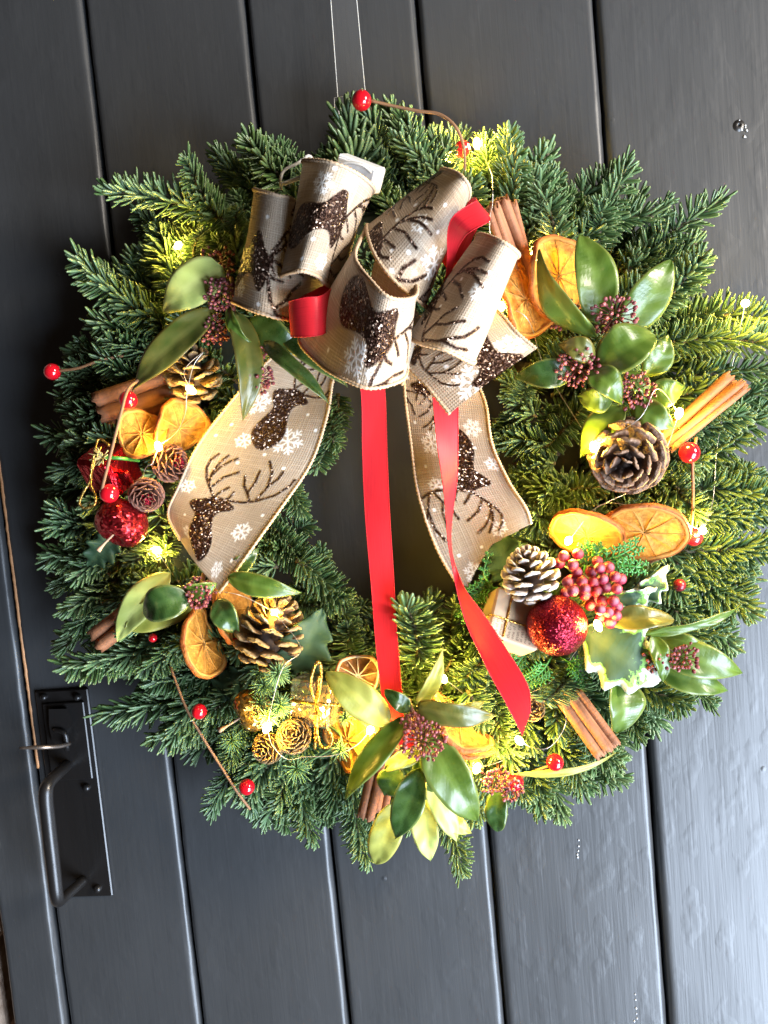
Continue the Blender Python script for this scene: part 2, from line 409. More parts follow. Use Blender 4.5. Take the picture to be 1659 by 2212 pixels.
# ================================================================ door
GX = [P(x, CY, 0)[0] for x in (4, 306, 641, 995, 1365)]
w_ = GX[4]-GX[3]
GX += [GX[4]+w_*1.02, GX[4]+w_*2.0, GX[4]+w_*3.0]
ZT, ZB = 0.75, -0.85
door = thing('plank_door', (GX[3], 0.02, ZB), 'charcoal painted plank door with vertical grooves behind the wreath', 'door')
def plank(name, x0, x1, parent, y=0.0, seed=0):
    r = np.random.default_rng(seed); n = 200; z = np.linspace(ZB, ZT, n)
    def wob(a, k): 
        s = np.convolve(r.normal(size=n+2*k), np.ones(k)/k, 'same')[k:-k]; return a*s*math.sqrt(k)
    g = .0010
    prof = [(0, .020), (0, .0046), (.0006, .0026), (.0016, .0010), (.0030, .0002), (.0044, 0), (.0062, 0)]
    cols = []
    for i, (dx, dy) in enumerate(prof): cols.append((np.full(n, x0+g+dx)+(wob(.00022, 4) if i in (1, 2, 3) else 0), y+dy+(wob(.00016, 5) if 0 < i < 5 else 0)*np.ones(n)))
    for q in np.linspace(.2, .8, 4): cols.append((np.full(n, x0+(x1-x0)*q), y+wob(.00010, 30)))
    for i, (dx, dy) in enumerate(prof[::-1]): j = len(prof)-1-i; cols.append((np.full(n, x1-g-dx)+(wob(.00022, 4) if j in (1, 2, 3) else 0), y+dy+(wob(.00016, 5) if 0 < j < 5 else 0)*np.ones(n)))
    m = len(cols); V = np.empty((m, n, 3))
    for i, (xx, yy) in enumerate(cols): V[i, :, 0] = xx; V[i, :, 1] = yy; V[i, :, 2] = z
    a = (np.arange(m-1)[:, None]*n+np.arange(n-1)[None]).ravel()
    return mk(name, V.reshape(-1, 3), np.stack([a, a+n, a+n+1, a+1], 1), M_DOOR, parent)
for i in range(len(GX)-1): plank('plank', GX[i], GX[i+1], door, 0.0, i)
V, F = box(((GX[0]+GX[-1])/2, .028, (ZB+ZT)/2), (GX[-1]-GX[0]-.004, .016, ZT-ZB-.002)); mk('backing_board', V, F, M_DOOR, door, smooth=False)
jamb = thing('door_frame', (GX[0]-.02, .02, ZB), 'dark painted door frame post at the left edge', 'door frame')
plank('post', GX[0]-.0455, GX[0]-.0010, jamb, -.0012, 31)
V, F = box((GX[0]-.023, .03, (ZB+ZT)/2), (.04, .02, ZT-ZB-.002)); mk('stop_strip', V, F, M_DOOR, jamb, smooth=False)
wall = thing('stone_wall', (GX[0]-.2, .03, ZB), 'tan rough stone wall seen at the bottom left corner', 'wall')
for k in range(18):
    zz = ZB+.045+k*.09
    off = .04*(k % 2)
    for j in range(3):
        V, F = box((GX[0]-.049-.06-j*.128-off+.02*(k % 2), .035+.004*math.sin(k*3+j*5), zz), (.122 if j or not k % 2 else .122, .04, .082), bev=.12)
        V = V+rng.normal(0, .0012, V.shape); mk('stone', V, F, M_STONE, wall, smooth=False)
V, F = box((GX[0]-.049-.25, .052, (ZB+ZT)/2), (.5, .02, ZT-ZB)); mk('mortar', V, F, M_STONE, wall, smooth=False)

# latch handle (part of the door)
def D(px, py, d): return P(px, py, d)
xa, xb = P(101, 1700, 3)[0], P(214, 1700, 3)[0]; za, zb = P(150, 1490, 3)[2], P(180, 1938, 3)[2]
path = catmull([D(146, 1652, 4), D(124, 1672, 26), D(103, 1695, 40), D(99, 1722, 43), D(103, 1765, 43), D(110, 1830, 43), D(117, 1890, 42), D(122, 1932, 41), D(128, 1946, 36), D(150, 1928, 22), D(180, 1902, 4)], 60)
rad = np.interp(np.linspace(0, 1, 60), [0, .12, .25, .5, .75, .85, 1], [.0040, .0042, .0048, .0050, .0045, .0038, .0036])
V, F = tube(path, rad, 14); handle = mk('latch_handle', V, F, M_IRON, door)
V, F = box(((xa+xb)/2, -.0015, (za+zb)/2), (xb-xa, .0030, za-zb), bev=.25); mk('back_plate', V, F, M_IRON, handle, smooth=False)
V, F = box(((xa+xb)/2+.0015, -.0042, P(160, 1600, 4)[2]), (xb-xa-.009, .0024, .058), bev=.25); mk('upper_plate', V, F, M_IRON, handle, smooth=False)
for px, py, r in ((93, 1507, .0024), (165, 1507, .0026), (185, 1703, .0028), (209, 1922, .0028), (128, 1556, .0032)):
    c = P(px, py, 5.5); V, F = lathe([(r, .0024), (r, .0006), (r*.85, -.0005), (r*.45, -.0012), (1e-5, -.0014)], 14, c, (0, 1, 0)); mk('screw', V, F, M_IRON, handle)
hexp = [(105, 1532), (146, 1531), (158, 1560), (150, 1572), (143, 1578), (139, 1600), (128, 1618), (112, 1600), (106, 1570)]
Vt = [P(x, y, 10) for x, y in hexp]; Vb = [P(x, y, 6.6) for x, y in hexp]; n = len(hexp)
mk('latch_keep', np.array(Vt+Vb), [tuple(range(n))]+[(i, n+i, n+(i+1) % n, (i+1) % n) for i in range(n)], M_IRON, handle, smooth=False)
V, F = tube(catmull([D(150, 1606, 8), D(128, 1612, 20), D(90, 1614, 30), D(42, 1616, 34)], 14), [.0016]*10+[.0014, .0012, .0010, .0007], 8); mk('thumb_lever', V, F, NT('worn_iron', .35, (.20, .16, .13), metal=.8).m, handle)
bm = MB(); bm.add(*tube(catmull([D(118, 1575, 10), D(140, 1585, 12), D(145, 1620, 9)], 10), .0018, 8)); bm.build('latch_pivot', M_IRON, handle)
for i in range(9):
    a = random.uniform(0, 6.28); q = random.uniform(4, 26); V, F = ball(P(1599+q*math.cos(a)+6, 272+q*math.sin(a)*1.3, .25), random.uniform(.0003, .0007), 7, (random.uniform(-1, 1), .1, 1), random.uniform(1, 2.2)); mk('paint_chip', V, F, NT('pale_chip', .4, (.40, .41, .42)).m, door)
M_DRIP = NT('pale_drip', .4, (.45, .46, .48)).m
# old nail hole and paint drips
c = P(2405/1.507, 408/1.507, .3)
V, F = lathe([(.0040, .0005), (.0026, -.0003), (.0014, -.0007), (.0007, -.0001), (1e-5, .0006)], 12, c, (0, 1, 0)); mk('nail_hole', V, F, M_IRON, door)
for i, (px, py) in enumerate([(1250, 1828), (1249, 1838), (1247, 1846), (1248, 1852), (1373, 2160), (1374, 2178), (1375, 2190), (1376, 2200), (1370, 2206), (1372, 2148), (1250, 1815)]):
    r = .0005+.0003*random.random(); V, F = ball(P(px, py, .2), r, 8); mk('paint_drip', V, F, M_DRIP, door)

# ================================================================ hanging strap
strap = thing('hanging_strap', P(760, 250, 14), 'clear plastic strap hanging down the door above the top berry', 'strap')
a0, a1, b0, b1 = P(700, -200, 12), P(736, 300, 16), P(752, -200, 12), P(798, 300, 16)
th = np.array((0, -.0006, 0))
mk('strip', np.array([a0, b0, b1, a1, a0+th, b0+th, b1+th, a1+th]), [(0, 1, 2, 3), (7, 6, 5, 4), (0, 4, 5, 1), (1, 5, 6, 2), (2, 6, 7, 3), (3, 7, 4, 0)], M_STRAP, strap, smooth=False)
for q0, q1 in ((a0, a1), (b0, b1)):
    V, F = tube(catmull([q0, (q0+q1)/2, q1], 8), .00032, 6); mk('strip_edge', V, F, M_STRAPE, strap)
bm = MB(); q = [P(724, 262, 22), P(722, 211, 22), P(792, 205, 22), P(800, 262, 22)]
for i in range(3): bm.add(*tube([q[i], q[i+1]], .00022, 6))
bm.build('hook_tab_edge', M_STRAPE, strap)
q = [P(724, 262, 21), P(722, 211, 21), P(792, 205, 21), P(800, 262, 21)]; mk('hook_tab', np.array(q+[x+th for x in q]), [(0, 1, 2, 3), (7, 6, 5, 4), (0, 4, 5, 1), (1, 5, 6, 2), (2, 6, 7, 3), (3, 7, 4, 0)], M_STRAP, strap, smooth=False)

# ================================================================ fir wreath
def make_sprig(L, n, seed, nl=.0150, flat=.5, spread=1.0):
    r = random.Random(seed); bm = MB()
    ax, ay = r.uniform(-.26, .26), r.uniform(-.05, .20)
    def stem(q): return np.array((ax*L*q*q, ay*L*q*q, L*q))
    V = []; F = []; T = []; R = []; U = []; cnt = 0
    ph = 0.
    for i in range(n):
        q = .03+.97*i/(n-1); ph += 2.39996+r.uniform(-.25, .25)
        c, s = math.cos(ph), math.sin(ph)
        if s < -.25 and r.random() < flat+.25: s = -s*.5
        elif abs(s) > .5 and r.random() < flat: s *= .45
        rad = unit((c, s, 0))
        inc = math.radians(74-26*q**2.6)*spread+r.uniform(-.20, .20)
        if r.random() < .05: continue
        if i > n-14: inc = r.uniform(.2, .95)
        d = rad*math.sin(inc)+np.array((0, 0, 1))*math.cos(inc)
        ln = nl*(1.0-.22*q**4)*(0.75+.25*min(1, q*5))*r.uniform(.78, 1.15)
        bend = np.array((r.uniform(-.18, .18), .22, .30))*r.uniform(.3, 1.5)-rad*.25
        up = np.array((0, 1., 0)) if abs(rad[1]) < .75 else np.array((0, 0, 1.))-.3*rad
        p0 = stem(q)+rad*.0008
        w = .00118*r.uniform(.88, 1.15); rr = r.random()
        for k, (t, ws) in enumerate(((0, .55), (.18, .95), (.5, 1.), (.8, .96), (.95, .72), (1., .25))):
            p = p0+ln*(d*t+bend*t*t*.5); tg = unit(d+bend*t)
            side = unit(np.cross(tg, up)); nn = np.cross(side, tg)
            for o in (side*w*ws, nn*w*.42*ws, -side*w*ws, -nn*w*.40*ws): V.append(p+o)
            T += [t]*4; R += [rr]*4; U += [.35, 0, .35, 1.]
            if k:
                b = cnt+4*k; F += [(b-4+j, b-4+(j+1) % 4, b+(j+1) % 4, b+j) for j in range(4)]
        F.append((cnt+20, cnt+21, cnt+22, cnt+23)); cnt += 24
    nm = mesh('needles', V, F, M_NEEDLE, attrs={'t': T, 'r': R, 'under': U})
    pts = np.array([stem(q) for q in np.linspace(0, 1, 9)])
    sm = MB(); sm.add(*tube(pts, np.linspace(.0019, .0010, 9), 7)); sm.add(*ball(pts[-1], .0017, 8, sq=1.3))
    return sm.mesh('fir_sprig', M_TWIG), nm
SPR = {'long': [make_sprig(.105, 168, 100+i, .0170) for i in range(5)], 'short': [make_sprig(.062, 122, 200+i, .0158) for i in range(6)],
       'brush': [make_sprig(.050, 140, 300+i, .0165, flat=.1, spread=.95) for i in range(4)], 'open': [make_sprig(.110, 122, 400+i, .0180, flat=.7) for i in range(3)]}
LEN = {'long': .105, 'short': .062, 'brush': .050, 'open': .110}
WC = (872, 1045)
wreath = thing('fir_wreath', P(WC[0], WC[1], 30), 'round green fir wreath hung on the dark plank door', 'wreath')
ring = MB(); rr_ = []
tor = [P(WC[0]+500*math.cos(a), WC[1]+520*math.sin(a), 24) for a in np.linspace(0, 2*math.pi, 61)]
ring.add(*tube(tor, .020, 12, cap=False)); ring.build('ring_base', M_MOSS, wreath)
KEEP = [([(660, 720), (500, 840), (350, 1080), (370, 1180), (470, 1300), (620, 1130), (750, 860)], 34), ([(850, 740), (860, 1000), (930, 1220), (1010, 1310), (1070, 1180), (1160, 1120), (1070, 840)], 34),
        ([(500, 400), (640, 330), (960, 300), (1130, 520), (1170, 760), (950, 900), (760, 860), (500, 700)], 40), ([(770, 840), (760, 1300), (800, 1560), (900, 1560), (890, 1200), (850, 840)], 32), ([(960, 1150), (1060, 1450), (1130, 1600), (1170, 1500), (1090, 1380), (990, 1200)], 62)]
def keep_out(p):
    x, y, d = p
    for poly, cap in KEEP:
        ins = False
        for (x0, y0), (x1, y1) in zip(poly, poly[1:]+poly[:1]):
            if (y0 > y) != (y1 > y) and x < (x1-x0)*(y-y0)/(y1-y0)+x0: ins = not ins
        if ins: d = min(d, cap)
    return (x, y, d)
def sprig(b, t, kind=None, roll=0., fat=1.0):
    m_ = keep_out(((b[0]+t[0])/2, (b[1]+t[1])/2, (b[2]+t[2])/2)); drop = (b[2]+t[2])/2-m_[2]
    b, t = keep_out((b[0], b[1], b[2]-drop)), keep_out((t[0], t[1], t[2]-drop))
    b, t = P(*b), P(*t); L = np.linalg.norm(t-b); t = b+(t-b)*max(.7, 1-.007/L); L = np.linalg.norm(t-b)
    if kind is None: kind = 'long' if L > .082 else 'short'
    sm, nm = random.choice(SPR[kind]); s = L/LEN[kind]
    yh = np.array((0, -1., 0)); R = frame(t-b, yh); a = roll+random.uniform(-.35, .35)
    R = R@np.array(((math.cos(a), -math.sin(a), 0), (math.sin(a), math.cos(a), 0), (0, 0, 1)))
    sx = fat*(.55+.45*min(s, 1.5))
    o = inst('fir_sprig', sm, mat4(R, b, (sx, sx, s)), wreath)
    n = bpy.data.objects.new('needles', nm); COL.objects.link(n); n.parent = o; n['kind'] = 'stuff'
    return o
# sprigs that make the outline, (base) -> (tip)
OUT = [((765, 430, 40), (765, 238, 30), 'brush', 1.25), ((690, 420, 35), (690, 300, 25), None, 1), ((640, 420, 50), (510, 290, 55), None, 1.15), ((650, 400, 45), (600, 285, 45), None, 1.1),
 ((660, 420, 50), (655, 325, 55), None, 1), ((470, 470, 45), (268, 368, 45), 'long', 1.1), ((500, 490, 55), (350, 380, 60), 'long', 1.1), ((480, 460, 30), (420, 375, 25), None, 1), ((560, 430, 30), (470, 330, 20), None, 1),
 ((430, 570, 25), (275, 505, 20), 'long', 1.1), ((420, 600, 35), (300, 560, 30), None, 1.1), ((360, 700, 45), (138, 622, 50), 'long', 1.2), ((400, 660, 30), (225, 590, 25), None, 1), ((380, 760, 25), (165, 745, 18), 'long', 1),
 ((350, 830, 40), (130, 865, 45), 'long', 1.15), ((340, 880, 30), (150, 920, 22), 'long', 1.1), ((310, 960, 22), (118, 985, 15), 'long', 1.15), ((300, 1050, 22), (100, 1040, 15), 'long', 1.2), ((290, 1090, 25), (118, 1140, 18), 'long', 1.1),
 ((300, 1150, 25), (105, 1190, 15), 'long', 1.1), ((310, 1200, 40), (120, 1255, 32), 'long', 1.1), ((320, 1240, 25), (122, 1330, 15), 'long', 1.1), ((330, 1310, 30), (180, 1370, 25), 'long', 1), ((350, 1380, 40), (172, 1495, 42), 'long', 1.2), ((390, 1500, 35), (238, 1580, 30), None, .95),
 ((400, 1370, 50), (335, 1480, 52), None, 1.1), ((460, 1550, 40), (345, 1630, 35), None, 1.05), ((480, 1570, 30), (370, 1590, 20), None, 1), ((530, 1640, 35), (412, 1745, 30), 'open', .9), ((560, 1620, 45), (510, 1745, 42), None, 1.1), ((600, 1640, 30), (560, 1770, 25), 'long', 1), ((640, 1650, 35), (625, 1795, 30), 'long', 1.1),
 ((700, 1660, 30), (690, 1790, 25), 'long', 1.1), ((760, 1700, 35), (755, 1840, 30), 'long', 1.1), ((800, 1720, 30), (820, 1800, 25), None, 1), ((940, 1740, 35), (1045, 1862, 30), 'long', 1), ((1000, 1660, 30), (1090, 1750, 25), None, 1), ((1130, 1620, 40), (1210, 1720, 40), None, 1.2), ((1190, 1660, 35), (1335, 1740, 30), 'long', .9), ((1240, 1600, 35), (1355, 1640, 35), None, 1.1),
 ((1200, 1600, 50), (1260, 1680, 52), 'brush', 1.2), ((1360, 1470, 45), (1500, 1545, 45), 'long', 1.25), ((1350, 1530, 35), (1420, 1585, 35), None, 1.1), ((1420, 1440, 25), (1560, 1480, 20), 'long', 1), ((1430, 1400, 22), (1580, 1360, 15), 'long', 1), ((1450, 1300, 35), (1620, 1350, 30), 'long', 1.2), ((1450, 1230, 40), (1660, 1260, 38), 'long', 1.2),
 ((1460, 1190, 45), (1690, 1190, 45), 'long', 1.1), ((1470, 1120, 40), (1690, 1110, 40), 'long', 1.15), ((1480, 1060, 40), (1690, 1020, 42), 'long', 1.2), ((1480, 1000, 35), (1700, 950, 35), 'long', 1.2), ((1490, 930, 30), (1690, 870, 30), 'long', 1.1), ((1450, 820, 40), (1690, 790, 42), 'open', 1), ((1440, 740, 45), (1680, 700, 45), 'long', 1.1), ((1440, 700, 35), (1665, 620, 38), 'long', 1.2), ((1420, 670, 50), (1530, 535, 60), 'short', 1.1),
 ((1400, 650, 35), (1520, 600, 30), None, 1.1), ((1350, 590, 40), (1552, 395, 40), 'open', .95), ((1220, 560, 45), (1415, 375, 45), 'open', 1.05), ((1330, 600, 30), (1470, 480, 25), 'long', 1), ((1203, 560, 55), (1203, 335, 58), 'open', 1.1), ((1150, 540, 35), (1285, 330, 30), 'long', 1.1), ((1200, 560, 25), (1330, 430, 20), 'long', 1.1), ((1095, 450, 45), (1112, 258, 45), 'long', 1.0), ((1060, 430, 35), (1055, 272, 30), 'long', 1.),
 ((1000, 470, 55), (935, 258, 60), 'long', 1.15), ((960, 450, 50), (880, 345, 70), 'brush', 1.15), ((1040, 460, 50), (1030, 340, 60), 'short', 1.1), ((880, 440, 30), (850, 320, 20), None, 1), ((820, 420, 40), (800, 340, 45), None, 1.), ((720, 420, 50), (800, 395, 55), 'short', 1), ((1140, 560, 50), (1110, 420, 55), 'long', 1)]
for b, t, k, f in OUT: sprig(b, t, k, fat=f)
# inner rim
INN = [((730, 850, 30), (735, 1035, 35), 'long', 1), ((700, 880, 40), (760, 960, 45), None, 1), ((610, 1020, 30), (640, 1130, 25), None, 1), ((560, 1120, 35), (700, 1190, 35), 'long', 1.1), ((560, 1150, 45), (770, 1250, 40), 'long', 1.15), ((640, 1210, 50), (800, 1310, 45), 'long', 1.1), ((560, 1060, 25), (640, 1010, 20), None, 1), ((620, 1300, 40), (760, 1350, 42), 'long', 1.1),
 ((760, 1440, 40), (740, 1330, 50), 'short', 1.1), ((870, 1430, 35), (890, 1265, 30), 'short', 1.1), ((900, 1440, 50), (930, 1290, 62), 'brush', 1.25), ((900, 1470, 60), (890, 1390, 78), 'brush', 1.2), ((960, 1460, 45), (1000, 1330, 45), 'short', 1.1), ((1000, 1480, 55), (1040, 1400, 62), 'short', 1.1), ((1110, 900, 35), (1060, 1010, 38), None, 1), ((1160, 900, 45), (1060, 850, 48), 'short', 1.1),
 ((1180, 960, 45), (1075, 920, 50), 'short', 1.1), ((1200, 1000, 45), (1090, 990, 45), 'long', 1), ((1240, 1060, 50), (1130, 1060, 58), 'short', 1.25), ((1230, 1090, 55), (1150, 1050, 65), 'short', 1.1), ((1210, 1120, 50), (1135, 1150, 60), 'short', 1.2), ((1170, 960, 35), (1190, 860, 50), 'short', 1), ((1120, 870, 50), (1150, 800, 60), 'short', 1), ((700, 1480, 45), (780, 1420, 50), 'short', 1), ((1230, 1440, 55), (1210, 1560, 72), 'long', 1.25), ((1010, 1490, 60), (1060, 1590, 66), 'short', 1.1), ((940, 1500, 55), (1000, 1620, 60), 'long', 1.1), ((1060, 1500, 50), (1130, 1620, 55), 'long', 1.1), ((980, 1460, 50), (1060, 1480, 60), 'long', 1.1),
 ((420, 560, 45), (400, 480, 55), 'short', 1), ((480, 590, 45), (440, 500, 55), 'short', 1.0), ((520, 520, 50), (470, 440, 60), 'short', 1), ((330, 1180, 55), (300, 1250, 62), 'short', 1.1), ((370, 1150, 55), (330, 1230, 62), 'short', 1), ((380, 1230, 60), (480, 1190, 66), 'short', 1.1), ((300, 1320, 50), (240, 1260, 55), 'short', 1.1), ((520, 1560, 45), (480, 1660, 50), 'short', 1)]
for b, t, k, f in INN: sprig(b, t, k, fat=f)
for b, t in [((1240, 1120, 30), (1095, 1130, 28)), ((1230, 1060, 26), (1085, 1040, 22)), ((1210, 980, 24), (1080, 960, 20)), ((1220, 1180, 28), (1080, 1200, 24)), ((1160, 1280, 28), (1040, 1230, 24)), ((1080, 1380, 28), (1000, 1270, 24)), ((980, 1420, 28), (940, 1290, 26)), ((780, 1420, 28), (800, 1280, 24)), ((700, 1380, 30), (760, 1270, 26)), ((640, 1290, 30), (730, 1190, 26)), ((580, 1180, 26), (680, 1110, 22)), ((560, 1060, 24), (670, 1040, 20)), ((580, 960, 24), (690, 970, 20)), ((620, 880, 24), (720, 930, 20)), ((1150, 1120, 20), (1060, 1080, 16)), ((1130, 900, 24), (1050, 960, 20)), ((900, 1400, 24), (870, 1290, 20))]: sprig(b, t, None, fat=1.15)
# body of the wreath
rw = random.Random(11)
for layer, (n, d0, d1) in enumerate(((120, 14, 26), (110, 30, 44), (70, 42, 56))):
    for i in range(n):
        a = 2*math.pi*(i+rw.random()*.8)/n
        rb = rw.uniform(300, 540) if layer else rw.uniform(320, 600)
        sp = rw.uniform(-.75, .75); ln = rw.uniform(150, 250)*(1.0 if layer < 2 else .75)
        c, s = math.cos(a), math.sin(a)
        inward = rw.random() < .16 and rb < 420
        if inward: ln = min(ln*.6, max(60, rb-255)); dx, dy = -math.cos(a+sp), -math.sin(a+sp)
        else: dx, dy = math.cos(a+sp), math.sin(a+sp)
        bx, by = WC[0]+rb*c, WC[1]+rb*s*1.02
        tx, ty = bx+dx*ln, by+dy*ln; rt = math.hypot(tx-WC[0], ty-WC[1])
        if rt > 745: k = 745/rt; tx, ty = WC[0]+(tx-WC[0])*k, WC[1]+(ty-WC[1])*k
        if abs(bx-WC[0]) < 330 and by < 900 and layer == 2: continue
        if math.hypot(tx-bx, ty-by) < 80: continue
        sprig((bx, by, d0+rw.uniform(-4, 4)), (tx, ty, d1+rw.uniform(-10, 14)), 'long' if ln > 190 else 'short', fat=rw.uniform(.95, 1.2))

for i in range(190):
    a = 2*math.pi*(i+rw.random()*.7)/190; rb = rw.uniform(530, 660); sp = rw.uniform(-.8, .8); ln = rw.uniform(120, 190)
    bx, by = WC[0]+rb*math.cos(a), WC[1]+rb*math.sin(a)*1.02; tx, ty = bx+math.cos(a+sp)*ln, by+math.sin(a+sp)*ln; rt = math.hypot(tx-WC[0], ty-WC[1]); lim = (772 if math.cos(a) < -.3 or math.sin(a) > .5 else 810)+35*math.sin(7*a+1)
    if rt > lim: tx, ty = WC[0]+(tx-WC[0])*lim/rt, WC[1]+(ty-WC[1])*lim/rt
    d = rw.uniform(14, 40); sprig((bx, by, d), (tx, ty, d+rw.uniform(-8, 12)), 'short', fat=rw.uniform(.95, 1.2))
# warm light caught on the door's edge, painted in as a tan strip
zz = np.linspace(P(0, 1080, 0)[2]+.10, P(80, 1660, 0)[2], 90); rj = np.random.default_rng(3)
V, F = tube(np.stack([np.full(90, GX[0]+.0022)+rj.normal(0, .00012, 90), np.full(90, .0012)+rj.normal(0, .0001, 90), zz], 1), .0011+.0004*rj.random(90), 6); mk('edge_glint', V, F, NT('warm_glint_tan', .6, (.42, .20, .08)).m, door)
# ================================================================ ribbons
def seg_d(X, Y, a, b):
    ax, ay = a; bx, by = b; dx, dy = bx-ax, by-ay
    t = np.clip(((X-ax)*dx+(Y-ay)*dy)/(dx*dx+dy*dy+1e-9), 0, 1); return np.hypot(X-ax-t*dx, Y-ay-t*dy)
def strokes_sdf(X, Y, lines, r):
    d = np.full(X.shape, 1e9)
    for ln in lines:
        for a, b in zip(ln[:-1], ln[1:]): d = np.minimum(d, seg_d(X, Y, a, b))
    return d-r
def poly_sdf(X, Y, poly):
    ins = np.zeros(X.shape, bool); d = np.full(X.shape, 1e9); n = len(poly)
    for i in range(n):
        (x0, y0), (x1, y1) = poly[i], poly[(i+1) % n]
        c = (y0 > Y) != (y1 > Y); ins ^= c & (X < (x1-x0)*(Y-y0)/(y1-y0+1e-12)+x0); d = np.minimum(d, seg_d(X, Y, (x0, y0), (x1, y1)))
    return np.where(ins, -d, d)
DO = (450, 1250)
DBODY = [(x-DO[0], y-DO[1]) for x, y in [(285, 1218), (310, 1205), (380, 1200), (420, 1185), (480, 1175), (540, 1200), (600, 1240), (655, 1288), (630, 1320), (570, 1325), (535, 1345), (520, 1400), (545, 1490), (580, 1580), (575, 1660), (530, 1730), (455, 1765), (380, 1725), (318, 1640), (305, 1560), (340, 1460), (368, 1370), (320, 1320), (270, 1250)]]
def chaikin(p, n=2):
    for _ in range(n): p = [q for a, b in zip(p, p[1:]+p[:1]) for q in ((a[0]*.75+b[0]*.25, a[1]*.75+b[1]*.25), (a[0]*.25+b[0]*.75, a[1]*.25+b[1]*.75))]
    return p
DBODY = chaikin(DBODY)
DANT = [[(x-DO[0], y-DO[1]) for x, y in l] for l in [
 [(455, 1190), (400, 1100), (352, 1000), (335, 910), (352, 840), (400, 785)], [(380, 1040), (385, 960), (420, 870), (475, 800)], [(395, 970), (440, 900), (500, 855), (555, 830)], [(415, 1080), (480, 1000), (590, 955)], [(465, 1165), (500, 1130), (545, 1095)],
 [(540, 1215), (700, 1235), (800, 1222), (930, 1175), (1000, 1100), (1022, 1040)], [(740, 1215), (700, 1140), (660, 1080), (645, 990)], [(705, 1140), (740, 1060), (750, 955)], [(790, 1215), (845, 1110), (845, 970), (803, 870)], [(850, 1090), (905, 1030), (925, 965)], [(530, 1225), (575, 1190), (595, 1140)]]]
def flake_lines(big):
    L = []
    for k in range(6):
        a = k*math.pi/3; c, s = math.cos(a), math.sin(a); L.append([(0, 0), (c, s)])
        for q, ln in (((.40, .34), (.66, .30)) if big else ((.52, .36),)):
            for sg in (-1, 1): b = a+sg*math.radians(52); L.append([(q*c, q*s), (q*c+ln*math.cos(b), q*s+ln*math.sin(b))])
    return L
FL_S, FL_B = flake_lines(False), flake_lines(True)
def ribbon(name, parent, A, B, mat, prints=(), cut=None, res=.0006, edge=True, bulge=0., wr=.0006, seed=0, deer_s=.000075):
    A = np.array([P(*p) for p in A]); B = np.array([P(*p) for p in B]); mid = (A+B)/2
    a, b = catmull(A, 600), catmull(B, 600); m = (a+b)/2
    s = np.concatenate([[0], np.cumsum(np.linalg.norm(np.diff(m, axis=0), axis=1))]); L = s[-1]
    nu = max(8, int(L/res)); u = np.linspace(0, L, nu)
    a = np.stack([np.interp(u, s, a[:, k]) for k in range(3)], 1); b = np.stack([np.interp(u, s, b[:, k]) for k in range(3)], 1)
    W = float(np.median(np.linalg.norm(a-b, axis=1))); nv = max(6, int(W/res)); v = np.linspace(0, 1, nv)
    G = a[:, None]*(1-v)[None, :, None]+b[:, None]*v[None, :, None]
    def normals(G):
        N = np.cross(np.gradient(G, axis=0), np.gradient(G, axis=1)); return N/(np.linalg.norm(N, axis=2, keepdims=True)+1e-12)
    N = normals(G); S = np.repeat(u[:, None], nv, 1); Wd = np.repeat(v[None]*W, nu, 0)
    r = np.random.default_rng(seed+5)
    h = bulge*4*v*(1-v)[None, :]*np.ones((nu, 1))
    for k in range(7):
        f = r.uniform(-110, 110, 2); h = h+wr*r.uniform(.25, .6)*np.sin(f[0]*S+f[1]*Wd+r.uniform(0, 6))
    G = G+N*h[..., None]
    X, Y, Z = proj(G.reshape(-1, 3)); X = X.reshape(nu, nv); Y = Y.reshape(nu, nv); Z = Z.reshape(nu, nv)
    gl = np.zeros((nu, nv)); wh = np.zeros((nu, nv))
    for pr in prints:
        kind, px, py, ang, r_ = pr
        d = np.hypot(X-px, Y-py); near = d < max(7., d.min()+3); q = np.where(near, Z, 9).argmin(); i, j = divmod(q, nv)
        i = min(max(i, 2), nu-3); j = min(max(j, 2), nv-3)
        es = np.array((X[i+2, j]-X[i-2, j], Y[i+2, j]-Y[i-2, j])); ew = np.array((X[i, j+2]-X[i, j-2], Y[i, j+2]-Y[i, j-2]))
        sg = 1. if es[0]*ew[1]-es[1]*ew[0] > 0 else -1.
        if np.linalg.norm(es) >= np.linalg.norm(ew): es = es/(np.linalg.norm(es)+1e-9); ep = np.array((-es[1], es[0]))*sg
        else: ep = ew/(np.linalg.norm(ew)+1e-9); es = np.array((ep[1], -ep[0]))*sg
        ds, dw = S-S[i, j], Wd-Wd[i, j]
        x = ds*es[0]+dw*ep[0]; y = ds*es[1]+dw*ep[1]
        ca, sa = math.cos(ang), math.sin(ang); x, y = x*ca+y*sa, -x*sa+y*ca
        if kind == 'deer':
            x, y = x/(deer_s*r_), y/(deer_s*r_); k = 8.
            dd = np.minimum(poly_sdf(x, y, DBODY), strokes_sdf(x, y, DANT, 11.)); gl = np.maximum(gl, np.clip(.5-dd/k, 0, 1))
        else:
            rm = r_*Z[i, j]/FPX
            if kind == 'dot': dd = np.hypot(x, y)-rm; k = .0004
            else: dd = strokes_sdf(x/rm, y/rm, FL_B if kind == 'big' else FL_S, .055 if kind == 'big' else .085)*rm; k = .0004
            wh = np.maximum(wh, np.clip(.5-dd/k, 0, 1))
    wh *= (1-gl)
    N = normals(G); G = G+N*(gl*(.00018+.0002*r.random((nu, nv))))[..., None]
    idx = np.arange(nu*nv).reshape(nu, nv); F = np.stack([idx[:-1, :-1], idx[1:, :-1], idx[1:, 1:], idx[:-1, 1:]], -1)
    if cut is not None:
        ue = cut(v); keep = (u[1:, None]/L) <= np.minimum(ue[:-1], ue[1:])[None]; F = F[keep]
    F = F.reshape(-1, 4)
